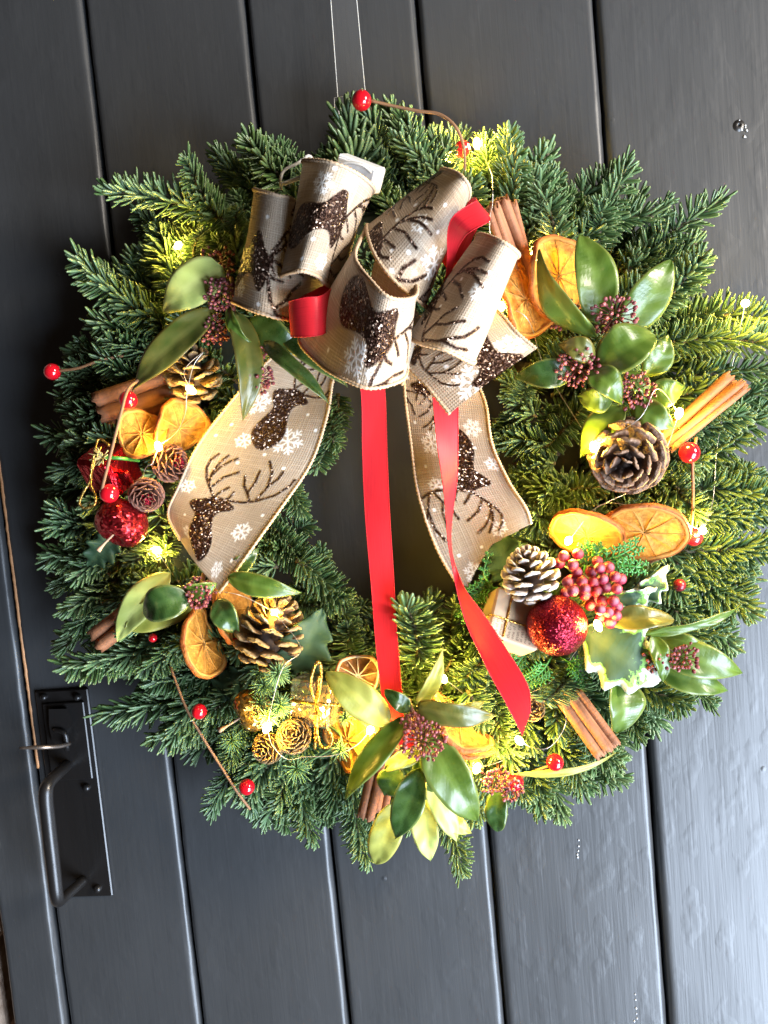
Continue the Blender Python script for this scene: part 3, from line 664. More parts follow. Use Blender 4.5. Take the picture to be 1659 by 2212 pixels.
    o = mk(name, G.reshape(-1, 3), F, mat, parent, uv=np.stack([S.ravel(), Wd.ravel()], 1), attrs={'glit': gl.ravel(), 'white': wh.ravel()})
    if edge:
        for j in (0, nv-1):
            e = G[:, j]
            if cut is not None: e = e[(u/L) <= cut(v)[j]]
            ne = max(6, int(L/.0009)); e = np.stack([np.interp(np.linspace(0, 1, ne), np.linspace(0, 1, len(e)), e[:, k]) for k in range(3)], 1)
            rad = (.00095 if edge is True else .00028)*(1+.38*np.cos(np.arange(ne)*math.pi*.8)); V, Fc = tube(e, rad, 6, twist=.5); mk('wired_edge' if edge is True else 'picot_edge', V, Fc, M_CORD if edge is True else M_SATIN, o)
    return o
def c1(*pts): return [(464.5+.44*x, 298.6+.44*y, d) for x, y, d in pts]
def c1p(k, x, y, ang=0., r=1.): return (k, 464.5+.44*x, 298.6+.44*y, ang, r*(.44 if k != 'deer' else 1))
def c2p(k, x, y, ang=0., r=1.): return (k, (500+x/2.552)*.6636, (1150+y/2.552)*.6636, ang, r*(.26 if k != 'deer' else 1))
def c3p(k, x, y, ang=0., r=1.): return (k, (1100+x/1.7014)*.6636, (1150+y/1.7014)*.6636, ang, r*(.39 if k != 'deer' else 1))
R_ = math.radians
bow = thing('burlap_bow', P(880, 700, 80), 'wired burlap bow printed with brown glitter reindeer and white snowflakes', 'bow')
ribbon('loop', bow, c1((520, 450, 70), (400, 312, 100), (300, 278, 110), (205, 255, 98), (215, 262, 76), (380, 330, 60)), c1((540, 800, 76), (380, 890, 106), (230, 862, 116), (104, 812, 102), (118, 808, 78), (350, 830, 62)), M_BURLAP,
  [c1p('deer', 205, 590, R_(78), 1.15), c1p('deer', 470, 345, R_(140), 1.0), c1p('dot', 247, 375, 0, 11), c1p('dot', 265, 690, 0, 11), c1p('dot', 200, 822, 0, 11), c1p('big', 110, 735, 0, 50)], seed=1)
ribbon('loop', bow, c1((740, 300, 78), (776, 245, 98), (690, 168, 122), (560, 116, 128), (436, 112, 108), (480, 150, 84), (620, 250, 74)), c1((640, 660, 78), (562, 724, 98), (490, 672, 124), (400, 652, 130), (318, 682, 110), (370, 738, 84), (520, 750, 74)), M_BURLAP,
  [c1p('deer', 625, 395, R_(92), 1.12), c1p('big', 510, 220, .3, 62), c1p('small', 677, 225, .2, 44), c1p('small', 540, 610, .1, 46), c1p('dot', 585, 158, 0, 11), c1p('dot', 490, 507, 0, 11), c1p('dot', 412, 592, 0, 11), c1p('small', 385, 500, .3, 25), c1p('dot', 640, 560, 0, 9)], seed=2)
ribbon('loop', bow, c1((735, 440, 84), (712, 510, 108), (690, 600, 128), (765, 700, 145), (865, 785, 150), (982, 775, 132), (985, 700, 108), (900, 620, 92), (800, 540, 82)), c1((560, 900, 84), (415, 985, 106), (510, 1110, 130), (630, 1182, 146), (770, 1228, 150), (914, 1180, 132), (920, 1090, 108), (850, 1000, 92), (700, 900, 82)), M_BURLAP,
  [c1p('deer', 850, 985, R_(112), 1.15), c1p('big', 675, 1075, .25, 88), c1p('small', 790, 1170, 0, 44), c1p('small', 900, 850, .2, 40), c1p('dot', 800, 890, 0, 11), c1p('dot', 540, 1040, 0, 11), c1p('dot', 690, 1192, 0, 10)], seed=3)
ribbon('loop', bow, c1((810, 480, 76), (742, 420, 92), (785, 570, 114), (880, 700, 122), (1032, 826, 106), (980, 760, 82), (880, 640, 74)), c1((1120, 240, 70), (1110, 152, 88), (1180, 168, 108), (1232, 215, 112), (1246, 285, 98), (1225, 310, 78), (1150, 270, 70)), M_BURLAP,
  [c1p('deer', 775, 500, R_(72), 1.05), c1p('deer', 1010, 165, R_(165), .8), c1p('small', 1000, 400, .2, 50), c1p('big', 1092, 622, .1, 84), c1p('dot', 975, 315, 0, 12), c1p('dot', 885, 390, 0, 12), c1p('dot', 865, 540, 0, 9), c1p('dot', 860, 637, 0, 11), c1p('dot', 965, 555, 0, 11), c1p('dot', 995, 665, 0, 11), c1p('dot', 1130, 340, 0, 11), c1p('dot', 1105, 470, 0, 11)], seed=4)
ribbon('loop', bow, c1((1010, 880, 88), (955, 962, 106), (1000, 1005, 124), (1130, 1042, 136), (1268, 1102, 122), (1230, 1020, 100), (1100, 940, 90)), c1((1280, 540, 86), (1292, 478, 104), (1350, 486, 122), (1430, 520, 130), (1492, 572, 116), (1450, 590, 96), (1340, 560, 88)), M_BURLAP,
  [c1p('deer', 1075, 770, R_(88), 1.1), c1p('small', 1290, 765, .15, 50), c1p('small', 1412, 720, .3, 32), c1p('dot', 1345, 675, 0, 11), c1p('dot', 1345, 825, 0, 11), c1p('dot', 1195, 690, 0, 9), c1p('dot', 1092, 822, 0, 9), c1p('dot', 1430, 622, 0, 10), c1p('dot', 1260, 1035, 0, 11)], seed=5)
ribbon('short_tail', bow, c1((1060, 960, 84), (942, 1085, 98), (1040, 1215, 106), (1152, 1356, 112)), c1((1330, 790, 84), (1405, 860, 94), (1480, 950, 100), (1578, 1032, 100)), M_BURLAP,
  [c1p('deer', 1495, 1205, R_(140), 1.1), c1p('big', 1265, 1190, .2, 98), c1p('big', 1450, 1010, .4, 78), c1p('dot', 1130, 1110, 0, 12), c1p('dot', 1135, 1210, 0, 11), c1p('deer', 985, 1010, R_(60), .7)], seed=6, bulge=.004)
ribbon('long_tail', bow, [(650, 720, 58), (570, 790, 62), (490, 880, 64), (430, 960, 66), (388, 1050, 66), (362, 1110, 62), (388, 1166, 68)], [(735, 760, 58), (718, 830, 62), (708, 900, 68), (672, 1000, 74), (610, 1095, 80), (545, 1180, 84), (470, 1279, 86)], M_BURLAP,
  [c2p('deer', 450, 1250, 0, 1.0), c2p('deer', 1120, 335, R_(29), 1.0), c2p('big', 1105, 710, .2, 122), c2p('small', 730, 720, .1, 74), c2p('small', 260, 1110, .1, 66), c2p('small', 705, 1475, .1, 78), c2p('big', 850, 420, .2, 100), c2p('big', 500, 1795, .1, 62), c2p('dot', 625, 583, 0, 15), c2p('dot', 495, 678, 0, 15), c2p('dot', 905, 823, 0, 15), c2p('dot', 677, 913, 0, 15), c2p('dot', 1062, 940, 0, 15), c2p('dot', 1258, 503, 0, 15), c2p('dot', 1325, 630, 0, 15), c2p('dot', 880, 1345, 0, 15), c2p('dot', 630, 1710, 0, 15), c2p('dot', 235, 1340, 0, 13), c2p('big', 255, 1480, .3, 60)], seed=7, wr=.0012)
ribbon('long_tail', bow, [(872, 760, 62), (876, 860, 58), (888, 960, 58), (905, 1070, 62), (945, 1190, 68), (1006, 1290, 72)], [(1020, 800, 62), (1048, 870, 68), (1062, 960, 76), (1098, 1040, 82), (1142, 1108, 84), (1150, 1190, 78)], M_BURLAP,
  [c3p('deer', 705, 720, R_(172), .95), c3p('big', 505, 490, .2, 66), c3p('small', 530, 735, .1, 46), c3p('small', 845, 620, .3, 46), c3p('big', 730, 410, .1, 55), c3p('small', 885, 985, .1, 46), c3p('big', 735, 1210, .2, 55), c3p('deer', 470, 205, R_(170), .7), c3p('dot', 745, 520, 0, 9), c3p('dot', 470, 620, 0, 9), c3p('dot', 520, 870, 0, 9), c3p('dot', 655, 1115, 0, 9), c3p('dot', 540, 1005, 0, 9), c3p('dot', 380, 150, 0, 9), c3p('dot', 415, 390, 0, 9), c3p('dot', 815, 925, 0, 9), c3p('dot', 780, 1075, 0, 9), c3p('dot', 830, 470, 0, 9)],
  cut=lambda v: 1-.13*np.minimum(v/.56, 1)-.01*np.maximum(0, (v-.56)/.44), seed=8, wr=.0014)
ribbon('knot', bow, [(845, 640, 88), (880, 650, 100), (905, 690, 100), (900, 740, 86)], [(820, 700, 86), (858, 740, 102), (880, 790, 102), (868, 830, 84)], M_BURLAP, seed=9)

red = thing('red_ribbon', P(880, 720, 76), 'narrow red satin ribbon with two loops and two hanging tails', 'ribbon')
def rr(name, A, B, seed): return ribbon(name, red, A, B, M_SATIN, res=.0009, edge='satin', wr=.00045, seed=seed)
rr('loop', [(760, 585, 88), (712, 628, 116), (690, 640, 128), (660, 643, 130), (627, 651, 124), (640, 648, 110), (730, 600, 84)], [(770, 690, 90), (716, 712, 118), (697, 722, 130), (664, 727, 133), (632, 727, 126), (645, 720, 110), (740, 690, 84)], 21)
rr('loop', [(945, 640, 86), (962, 598, 106), (966, 540, 118), (970, 490, 128), (985, 462, 134), (1028, 434, 130), (1010, 440, 112), (950, 560, 86)], [(965, 640, 86), (975, 590, 104), (985, 545, 116), (1003, 512, 130), (1020, 498, 136), (1056, 478, 134), (1040, 470, 114), (985, 600, 86)], 22)
rr('tail', [(770, 790, 70), (781, 860, 66), (783, 980, 58), (789, 1110, 56), (803, 1280, 62), (813, 1400, 72), (826, 1510, 82), (836, 1580, 86), (880, 1620, 84)], [(822, 790, 70), (832, 850, 66), (836, 980, 58), (842, 1110, 56), (852, 1280, 62), (860, 1400, 72), (868, 1500, 82), (876, 1560, 88), (905, 1600, 84)], 23)
rr('tail', [(930, 800, 80), (938, 890, 84), (950, 1000, 88), (962, 1110, 92), (974, 1200, 96), (986, 1270, 96), (1012, 1360, 92), (1050, 1440, 90), (1090, 1510, 88), (1128, 1590, 84)], [(985, 800, 80), (990, 890, 82), (988, 1000, 80), (978, 1110, 84), (980, 1200, 92), (1000, 1262, 98), (1040, 1320, 100), (1092, 1400, 98), (1140, 1480, 96), (1146, 1540, 90)], 24)
# ================================================================ leaves
def leaf(parent, base, tip, wpx, mat, bend=6., roll=0., fold=.25, name='leaf', shape=(.66, .78), label=None, holly=False, side=0.):
    b, t = P(*base), P(*tip); ax = t-b; L = np.linalg.norm(ax); ax = ax/L
    W = wpx*mpp((base[2]+tip[2])/2)*.46
    view = unit(CAM-(b+t)/2); R = frame(ax, view); sx, up = R[:, 0], R[:, 1]
    ca, sa = math.cos(math.radians(roll)), math.sin(math.radians(roll))
    sx, up = sx*ca+up*sa, up*ca-sx*sa
    shape = (shape[0], shape[1]+.22)
    n, m = 22, 11; V = []; A = {'rib': [], 'edge': [], 'vein': []}
    pk = shape[0]/(shape[0]+shape[1]); mx = pk**shape[0]*(1-pk)**shape[1]
    r = random.Random(hash((round(base[0]), round(tip[1]))))
    ph, wv = r.uniform(0, 6), r.uniform(.5, 1.3); tw = r.uniform(-.5, .5); sd = r.uniform(-.05, .05)*L
    for i in range(n+1):
        q = i/n; hw = W*(q**shape[0]*(1-q)**shape[1]/mx)*.97+W*.03*(1-q)
        if holly:
            env = max(.04, (math.sin(math.pi*min(1, q**.85)))**.75); hw = W*env*(.76+.30*abs(math.cos(math.pi*(q*4.0+.06)))**2.2)
        c = b+ax*L*q+up*bend/1000*math.sin(math.pi*q)*(1 if bend >= 0 else 1)+sx*side/1000*math.sin(math.pi*q)
        ct, st = math.cos(tw*(q-.4)), math.sin(tw*(q-.4)); sxq, upq = sx*ct+up*st, up*ct-sx*st; c = c+sx*sd*math.sin(math.pi*q)-up*.10*L*max(0, q-.6)**2*4
        for j in range(m+1):
            s = 2*j/m-1; f = abs(s)
            lift = fold*hw*(f**1.3)+.0008*wv*math.sin(q*11+ph+2*s)*f-.0012*max(0, f-.75)*4*(.5+.5*math.sin(q*7+ph))
            if holly: lift += .0022*math.cos(math.pi*2*(q*4.0+.06))*f**2
            V.append(c+sxq*s*hw+upq*lift)
            A['rib'].append(max(0, 1-f*7)*(1-.5*q)); A['edge'].append(max(f, q) if holly else max(0, (f-.86)/.14)); A['vein'].append(.5+.5*math.sin((q*13-f*2.2)*2))
    F = [(i*(m+1)+j, i*(m+1)+j+1, (i+1)*(m+1)+j+1, (i+1)*(m+1)+j) for i in range(n) for j in range(m)]
    V = np.array(V)
    # face the open side towards the room
    a, bq, cq = V[F[n*m//2][0]], V[F[n*m//2][1]], V[F[n*m//2][2]]
    if np.dot(np.cross(bq-a, cq-a), up) < 0: F = [f[::-1] for f in F]
    o = mk(name, V, F, mat, parent, attrs=A)
    md = o.modifiers.new('thickness', 'SOLIDIFY'); md.thickness = .0003; md.offset = -1
    if label: o['label'] = label
    return o
def budcluster(parent, c, rpx, n=55, name='bud_cluster', sq=.8):
    c = np.array(P(*c)); R = rpx*mpp(85); bm = MB(); r = random.Random(n+int(rpx*7)); view = unit(CAM-c); root = c-view*R*.9
    for i in range(n):
        z = 1-1.35*(i+.5)/n; a = i*2.39996; q = math.sqrt(max(0, 1-z*z)); F3 = frame(view, (0, 0, 1))
        d = F3@np.array((q*math.cos(a), q*math.sin(a)*.95, z*sq)); p = c+d*R*r.uniform(.62, 1.08)
        rad = r.uniform(.00085, .00135); rv = r.random()
        V, F = ball(p, rad, 7, unit(p-root), 1.25); bm.add(V, F, r=rv)
        if i % 2 == 0: V, F = tube([root+(p-root)*.25, p], .0003, 4); bm.add(V, F, r=0.)
    o = bm.build(name, M_SBUD, parent); o['kind'] = 'stuff'; return o
def stem(parent, pts, r, mat, name='stem', n=16, k=7):
    V, F = tube(catmull([P(*p) for p in pts], n), r, k); return mk(name, V, F, mat, parent)

# ---- skimmia sprigs
s = thing('skimmia_sprig', P(490, 670, 70), 'skimmia sprig with one pale green leaf left of the bow', 'leafy sprig', 'skimmia sprigs')
leaf(s, (482, 578, 84), (347, 673, 80), 104, M_LEAFP, 7, 18, .12, shape=(.42, .58), label='pale green leaf with a red midrib')
leaf(s, (462, 668, 82), (277, 842, 84), 82, M_LEAFO, 9, 24, .22)
leaf(s, (508, 672, 84), (530, 908, 86), 72, M_LEAFO, 8, -22, .28, shape=(.55, .62))
leaf(s, (495, 662, 88), (541, 742, 88), 36, M_LEAF, 5, 35, .4)
leaf(s, (570, 738, 84), (721, 872, 92), 50, M_LEAFD, 8, -38, .35, side=-4)
leaf(s, (540, 690, 72), (650, 762, 72), 95, M_LEAFD, 4, 10, .15)
leaf(s, (610, 720, 72), (750, 832, 78), 66, M_LEAFD, 5, -12, .2)
for c, r, n in (((480, 634, 88), 40, 70), ((466, 712, 80), 34, 55), ((562, 818, 82), 32, 45), ((556, 762, 80), 22, 22), ((470, 570, 70), 40, 40)): budcluster(s, c, r, n)
stem(s, [(500, 600, 60), (510, 700, 70), (555, 800, 74)], .0016, M_SSTEM)
s = thing('skimmia_sprig', P(1300, 750, 70), 'large skimmia sprig with upright glossy leaves right of the bow', 'leafy sprig', 'skimmia sprigs')
leaf(s, (1286, 728, 84), (1155, 546, 92), 76, M_LEAF, 8, -38, .25, shape=(.7, .6))
leaf(s, (1292, 700, 80), (1256, 502, 82), 94, M_LEAF, 6, 14, .22, shape=(.6, .5))
leaf(s, (1345, 722, 76), (1455, 560, 82), 94, M_LEAF, 5, 20, .12, shape=(.6, .6))
leaf(s, (1290, 798, 88), (1418, 722, 90), 104, M_LEAF, 10, -10, .25, shape=(.55, .45))
leaf(s, (1392, 812, 80), (1447, 722, 82), 62, M_LEAF, 4, 20, .2)
leaf(s, (1285, 775, 92), (1206, 742, 90), 56, M_LEAFO, 5, 12, .2)
leaf(s, (1238, 805, 84), (1111, 812, 82), 68, M_LEAFD, 7, 10, .2)
leaf(s, (1270, 798, 90), (1345, 872, 92), 66, M_LEAF, 7, -15, .25)
leaf(s, (1326, 858, 86), (1245, 858, 82), 66, M_LEAF, 6, -20, .2)
leaf(s, (1395, 852, 82), (1482, 836, 82), 66, M_LEAF, 5, 10, .15)
leaf(s, (1366, 870, 82), (1458, 926, 86), 66, M_LEAF, 5, 0, .2)
leaf(s, (1345, 876, 84), (1252, 988, 80), 76, M_LEAF, 5, 8, .15)
leaf(s, (1348, 800, 84), (1400, 880, 84), 40, M_LEAF, 5, -40, .3)
for c, r, n in (((1328, 682, 90), 46, 55), ((1250, 792, 90), 44, 65), ((1374, 842, 90), 42, 50), ((1218, 682, 78), 34, 40)): budcluster(s, c, r, n)
stem(s, [(1300, 860, 60), (1305, 760, 78), (1325, 700, 84)], .0018, M_SSTEM)
s = thing('skimmia_sprig', P(420, 1300, 60), 'skimmia sprig with cupped yellow leaf below the left burlap tail', 'leafy sprig', 'skimmia sprigs')
leaf(s, (368, 1238, 74), (247, 1388, 78), 84, M_LEAFP, 6, 20, .2)
leaf(s, (412, 1290, 80), (268, 1362, 84), 92, M_LEAFY, -5, -12, .35, shape=(.5, .5))
leaf(s, (408, 1290, 92), (306, 1325, 92), 88, M_LEAFD, 8, 5, .15, shape=(.45, .4))
leaf(s, (468, 1262, 86), (378, 1270, 86), 46, M_LEAF, 5, -30, .4)
leaf(s, (492, 1246, 86), (651, 1281, 84), 56, M_LEAF, 6, 0, .2)
leaf(s, (468, 1295, 84), (516, 1372, 86), 64, M_LEAFD, 6, 12, .3)
leaf(s, (500, 1240, 76), (562, 1184, 74), 46, M_LEAFD, 4, 10, .2)
budcluster(s, (430, 1282, 88), 36, 55); stem(s, [(440, 1240, 60), (435, 1280, 78)], .0015, M_SSTEM)
s = thing('skimmia_sprig', P(890, 1600, 66), 'skimmia sprig with the most leaves at the foot of the wreath', 'leafy sprig', 'skimmia sprigs')
leaf(s, (842, 1562, 88), (704, 1452, 90), 84, M_LEAFY, 7, 0, .15, shape=(.6, .5))
leaf(s, (902, 1520, 86), (960, 1402, 90), 44, M_LEAFY, 5, 30, .4)
leaf(s, (886, 1536, 90), (831, 1492, 92), 42, M_LEAFD, 4, 0, .2, shape=(.5, .4))
leaf(s, (898, 1528, 94), (1071, 1552, 94), 62, M_LEAFO, 7, 25, .2, shape=(.4, .4))
leaf(s, (884, 1548, 94), (736, 1730, 98), 68, M_LEAF, 9, 25, .25)
leaf(s, (916, 1582, 94), (1034, 1780, 94), 100, M_LEAF, 9, 0, .2, shape=(.5, .55))
leaf(s, (915, 1630, 94), (828, 1662, 90), 42, M_LEAFP, 4, 25, .3, shape=(.4, .4))
leaf(s, (906, 1660, 92), (852, 1816, 96), 78, M_LEAFD, 8, 0, .2)
leaf(s, (858, 1735, 80), (808, 1872, 80), 78, M_LEAFY, 6, 0, .2, shape=(.5, .5))
leaf(s, (906, 1720, 82), (929, 1866, 82), 66, M_LEAFP, 5, 10, .25)
leaf(s, (925, 1680, 84), (990, 1822, 82), 60, M_LEAFP, 5, -10, .25)
leaf(s, (945, 1760, 78), (1020, 1800, 78), 46, M_LEAFY, 4, 0, .2)
leaf(s, (860, 1660, 80), (830, 1720, 80), 70, M_LEAFD, 4, 0, .2)
leaf(s, (900, 1625, 86), (945, 1720, 86), 50, M_LEAF, 4, 30, .2)
leaf(s, (975, 1540, 84), (1048, 1515, 84), 36, M_LEAFY, 4, 10, .2)
budcluster(s, (915, 1598, 104), 46, 75); budcluster(s, (890, 1560, 98), 24, 26)
stem(s, [(880, 1510, 84), (895, 1560, 92), (905, 1650, 86), (890, 1730, 78)], .0016, M_SSTEM)
s = thing('skimmia_sprig', P(1420, 1400, 60), 'skimmia sprig spreading flat at the lower right rim', 'leafy sprig', 'skimmia sprigs')
leaf(s, (1310, 1340, 86), (1459, 1336, 86), 58, M_LEAFO, 5, -20, .3, shape=(.5, .4))
leaf(s, (1385, 1372, 80), (1608, 1318, 76), 30, M_LEAF, 5, 45, .3, side=3)
leaf(s, (1410, 1366, 72), (1552, 1428, 68), 66, M_LEAF, 5, 10, .2)
leaf(s, (1410, 1396, 72), (1610, 1455, 72), 84, M_LEAF, 6, 0, .2)
leaf(s, (1410, 1440, 66), (1578, 1494, 66), 66, M_LEAF, 5, 0, .15)
leaf(s, (1408, 1370, 80), (1436, 1475, 80), 46, M_LEAF, 5, -25, .3)
leaf(s, (1330, 1452, 76), (1338, 1585, 82), 96, M_LEAF, 8, -38, .2, shape=(.5, .45))
budcluster(s, (1475, 1420, 82), 34, 40); budcluster(s, (1418, 1424, 80), 30, 30)
stem(s, [(1380, 1390, 60), (1430, 1410, 70), (1490, 1430, 72)], .0014, M_SSTEM)
s = thing('skimmia_sprig', P(1080, 1690, 60), 'small skimmia sprig with one round hanging leaf at the bottom rim', 'leafy sprig', 'skimmia sprigs')
leaf(s, (1080, 1700, 74), (1074, 1800, 74), 54, M_LEAFD, 5, 10, .2, shape=(.5, .4))
leaf(s, (1110, 1672, 70), (1335, 1632, 64), 20, M_LEAFY, 5, 25, .3)
budcluster(s, (1070, 1686, 80), 34, 40); budcluster(s, (1105, 1706, 80), 26, 28); stem(s, [(1075, 1650, 55), (1085, 1690, 70)], .0012, M_SSTEM)

# ---- holly leaves
def holly(b, t, w, mat, label, **k):
    h = thing('holly_leaf', P(*b), label, 'leaf', 'holly leaves'); leaf(h, b, t, w, mat, name='blade', holly=True, **k); stem(h, [(b[0], b[1], b[2]-4), (b[0]+(b[0]-t[0])*.12, b[1]+(b[1]-t[1])*.12, b[2]-12)], .0008, M_PLAST, n=5)
holly((628, 1450, 66), (695, 1318, 74), 128, M_HOLLY, 'dark matt holly leaf beside the gilded pine cone', bend=5, roll=10, fold=.2)
holly((540, 1450, 55), (450, 1500, 52), 90, M_HOLLY, 'dark holly leaf in shadow below the left orange slices', bend=4, fold=.15)
holly((1262, 1358, 76), (1428, 1475, 78), 176, M_HOLLYV, 'cream edged holly leaf under the red glitter ball', bend=6, roll=-6, fold=.12)
holly((1345, 1300, 66), (1445, 1222, 70), 66, M_HOLLYV, 'curled cream edged holly leaf behind the frosted berries', bend=8, roll=25, fold=.35)
holly((1300, 1290, 72), (1420, 1272, 78), 62, M_HOLLYV, 'cream edged holly leaf pointing right from the frosted berries', bend=4, roll=30, fold=.35)
holly((1120, 1260, 52), (1070, 1150, 58), 120, M_HOLLY, 'dark holly leaf left of the snowy pine cone', bend=4, roll=-10, fold=.15)
holly((260, 1150, 62), (190, 1225, 60), 80, M_HOLLY, 'dark holly leaf under the red glitter apple', bend=4, fold=.2)

# ---- dried orange slices
def vdir(C, n):                        # x right, -y to the viewer, z up
    w = unit(C-CAM); n = unit(n); u = unit(-DOWN+w*np.dot(DOWN, w)); return unit(np.cross(w, u)*n[0]+w*n[1]+u*n[2])
def slice_(c, rpx, nrm, label, pulp=M_PULP, pith=M_PITH, warp=.0025, seed=0, group=None):
    r = random.Random(seed); C = np.array(P(*c)); R = rpx*mpp(c[2]); th = .0014; n3 = vdir(C, nrm); F3 = frame(n3, (r.uniform(-1, 1), .2, 1.))
    o = thing('orange_slice', C, label, 'orange slice', 'dried orange slices')
    wp = (r.uniform(.5, 1)*warp, r.uniform(0, 6), r.uniform(.3, .8)*warp, r.uniform(0, 6))
    def place(rho, phi, h):
        rr = R*rho*(1+.03*math.sin(3*phi+wp[3])+.012*math.sin(9*phi+wp[1])*rho); z = h+rho*rho*(1.5*wp[0]*math.sin(2*phi+wp[1])+1.4*wp[2]*math.sin(3*phi+wp[3])+.12*warp*math.sin(11*phi+wp[3]))
        return C+F3@np.array((rr*math.cos(phi), rr*math.sin(phi), z))
    K = 60
    def ringm(name, prof, mat):
        V = [place(a, 2*math.pi*j/K, h) for a, h in prof for j in range(K)]; m = len(prof)
        F = [(i*K+j, i*K+(j+1) % K, ((i+1) % m)*K+(j+1) % K, ((i+1) % m)*K+j) for i in range(m) for j in range(K)]; mk(name, V, F, mat, o)
    ringm('peel', [(.955, -th), (.955, th*1.05), (.985, th*1.25), (1.0, th*.5), (1.0, -th*.6), (.98, -th*1.1)], M_PEEL)
    ringm('pith', [(.86, -th*.8), (.86, th*.75), (.90, th*1.05), (.957, th*1.1), (.957, -th)], pith)
    n = r.choice((9, 10, 10)); cen = .07; bm = MB()
    for s_ in (1, -1):
        two = s_ == 1 or abs(np.dot(n3, unit(C-CAM))) < .6
        if not two: continue
        for k in range(n):
            a0, a1 = 2*math.pi*(k+r.uniform(-.05, .05))/n, 2*math.pi*(k+1)/n; V = []; nr, na = 7, 7; dp = r.uniform(.25, .75); w1, w2 = r.uniform(0, 6), r.uniform(0, 6)
            for i in range(nr+1):
                for j in range(na+1):
                    q = i/nr; fr = 2*j/na-1; am = (a0+a1)/2; ha = (a1-a0)/2*1.02; e = (1-abs(fr)**2.5)*(1-abs(2*q-1)**4)
                    rho = cen*.3+(.872-cen*.3)*q*(1-.035*fr*fr*q**4)
                    V.append(place(rho, am+fr*ha, s_*th*(.55-dp*e+.16*e*math.sin(7*q+w1)*math.cos(3*fr+w2))))
            F = [(i*(na+1)+j, i*(na+1)+j+1, (i+1)*(na+1)+j+1, (i+1)*(na+1)+j) for i in range(nr) for j in range(na)]
            if s_ == 1: F = [f[::-1] for f in F]
            mk('segment', V, F, pulp, o)
            bm.add(*tube([place(q, a0-.03*math.sin(5*q+w1), s_*th*.52) for q in np.linspace(.03, .87, 8)], np.linspace(.00042, .00022, 8), 5))
    bm.build('membrane', pith, o)
    return o
slice_((308, 938, 76), 57, (-.25, -.9, .35), 'dried orange slice with brown centre overlapping another, left side', M_PULP, M_PITH, .0030, 1)
slice_((385, 925, 66), 66, (.50, -.75, -.30), 'glowing dried orange slice behind a smaller one, left side', M_PULP, M_PITH, .0030, 2)
slice_((1133, 648, 76), 80, (.80, -.62, .32), 'leaning dried orange slice touching the bow, right of it', M_PULP, M_PITH, .0030, 3)
slice_((1205, 598, 70), 88, (.72, -.68, .12), 'dried orange slice standing behind the tall skimmia leaves', M_PULP, M_PITH, .0030, 4)
slice_((1268, 1155, 70), 80, (-.25, -.62, -.75), 'brightly lit dried orange slice above the snowy pine cone', M_PULP, M_PITH, .0010, 5)
slice_((1392, 1148, 76), 88, (-.05, -.66, -.75), 'dried orange slice beside the right hand berry wire', M_PULP, M_PITH, .0012, 6)
slice_((438, 1390, 74), 82, (.80, -.42, .18), 'dried orange slice seen edge on below the cupped leaf', M_PULP, M_PITH, .0030, 7)
slice_((492, 1322, 66), 72, (.86, -.42, .10), 'dried orange slice half hidden behind a dark skimmia leaf', M_PULP, M_PITH, .0030, 8)
slice_((772, 1462, 72), 52, (.30, -.90, .25), 'brown dried orange slice with white pith behind a yellow leaf', M_PULPD, M_PITHW, .002, 9)
slice_((752, 1600, 74), 66, (-.62, -.72, -.20), 'dried orange slice hanging below the holographic gift', M_PULP, M_PITH, .0030, 10)
slice_((786, 1590, 68), 62, (-.90, -.38, -.05), 'glowing dried orange slice seen edge on under the yellow leaf', M_PULP, M_PITH, .0030, 11)
slice_((990, 1560, 76), 84, (.60, -.30, .62), 'dried orange slice seen edge on right of the bottom skimmia', M_PULP, M_PITH, .0030, 12)
slice_((1000, 1575, 68), 80, (.62, -.36, .62), 'dried orange slice tucked behind the edge on slice at bottom', M_PULP, M_PITH, .0030, 13)

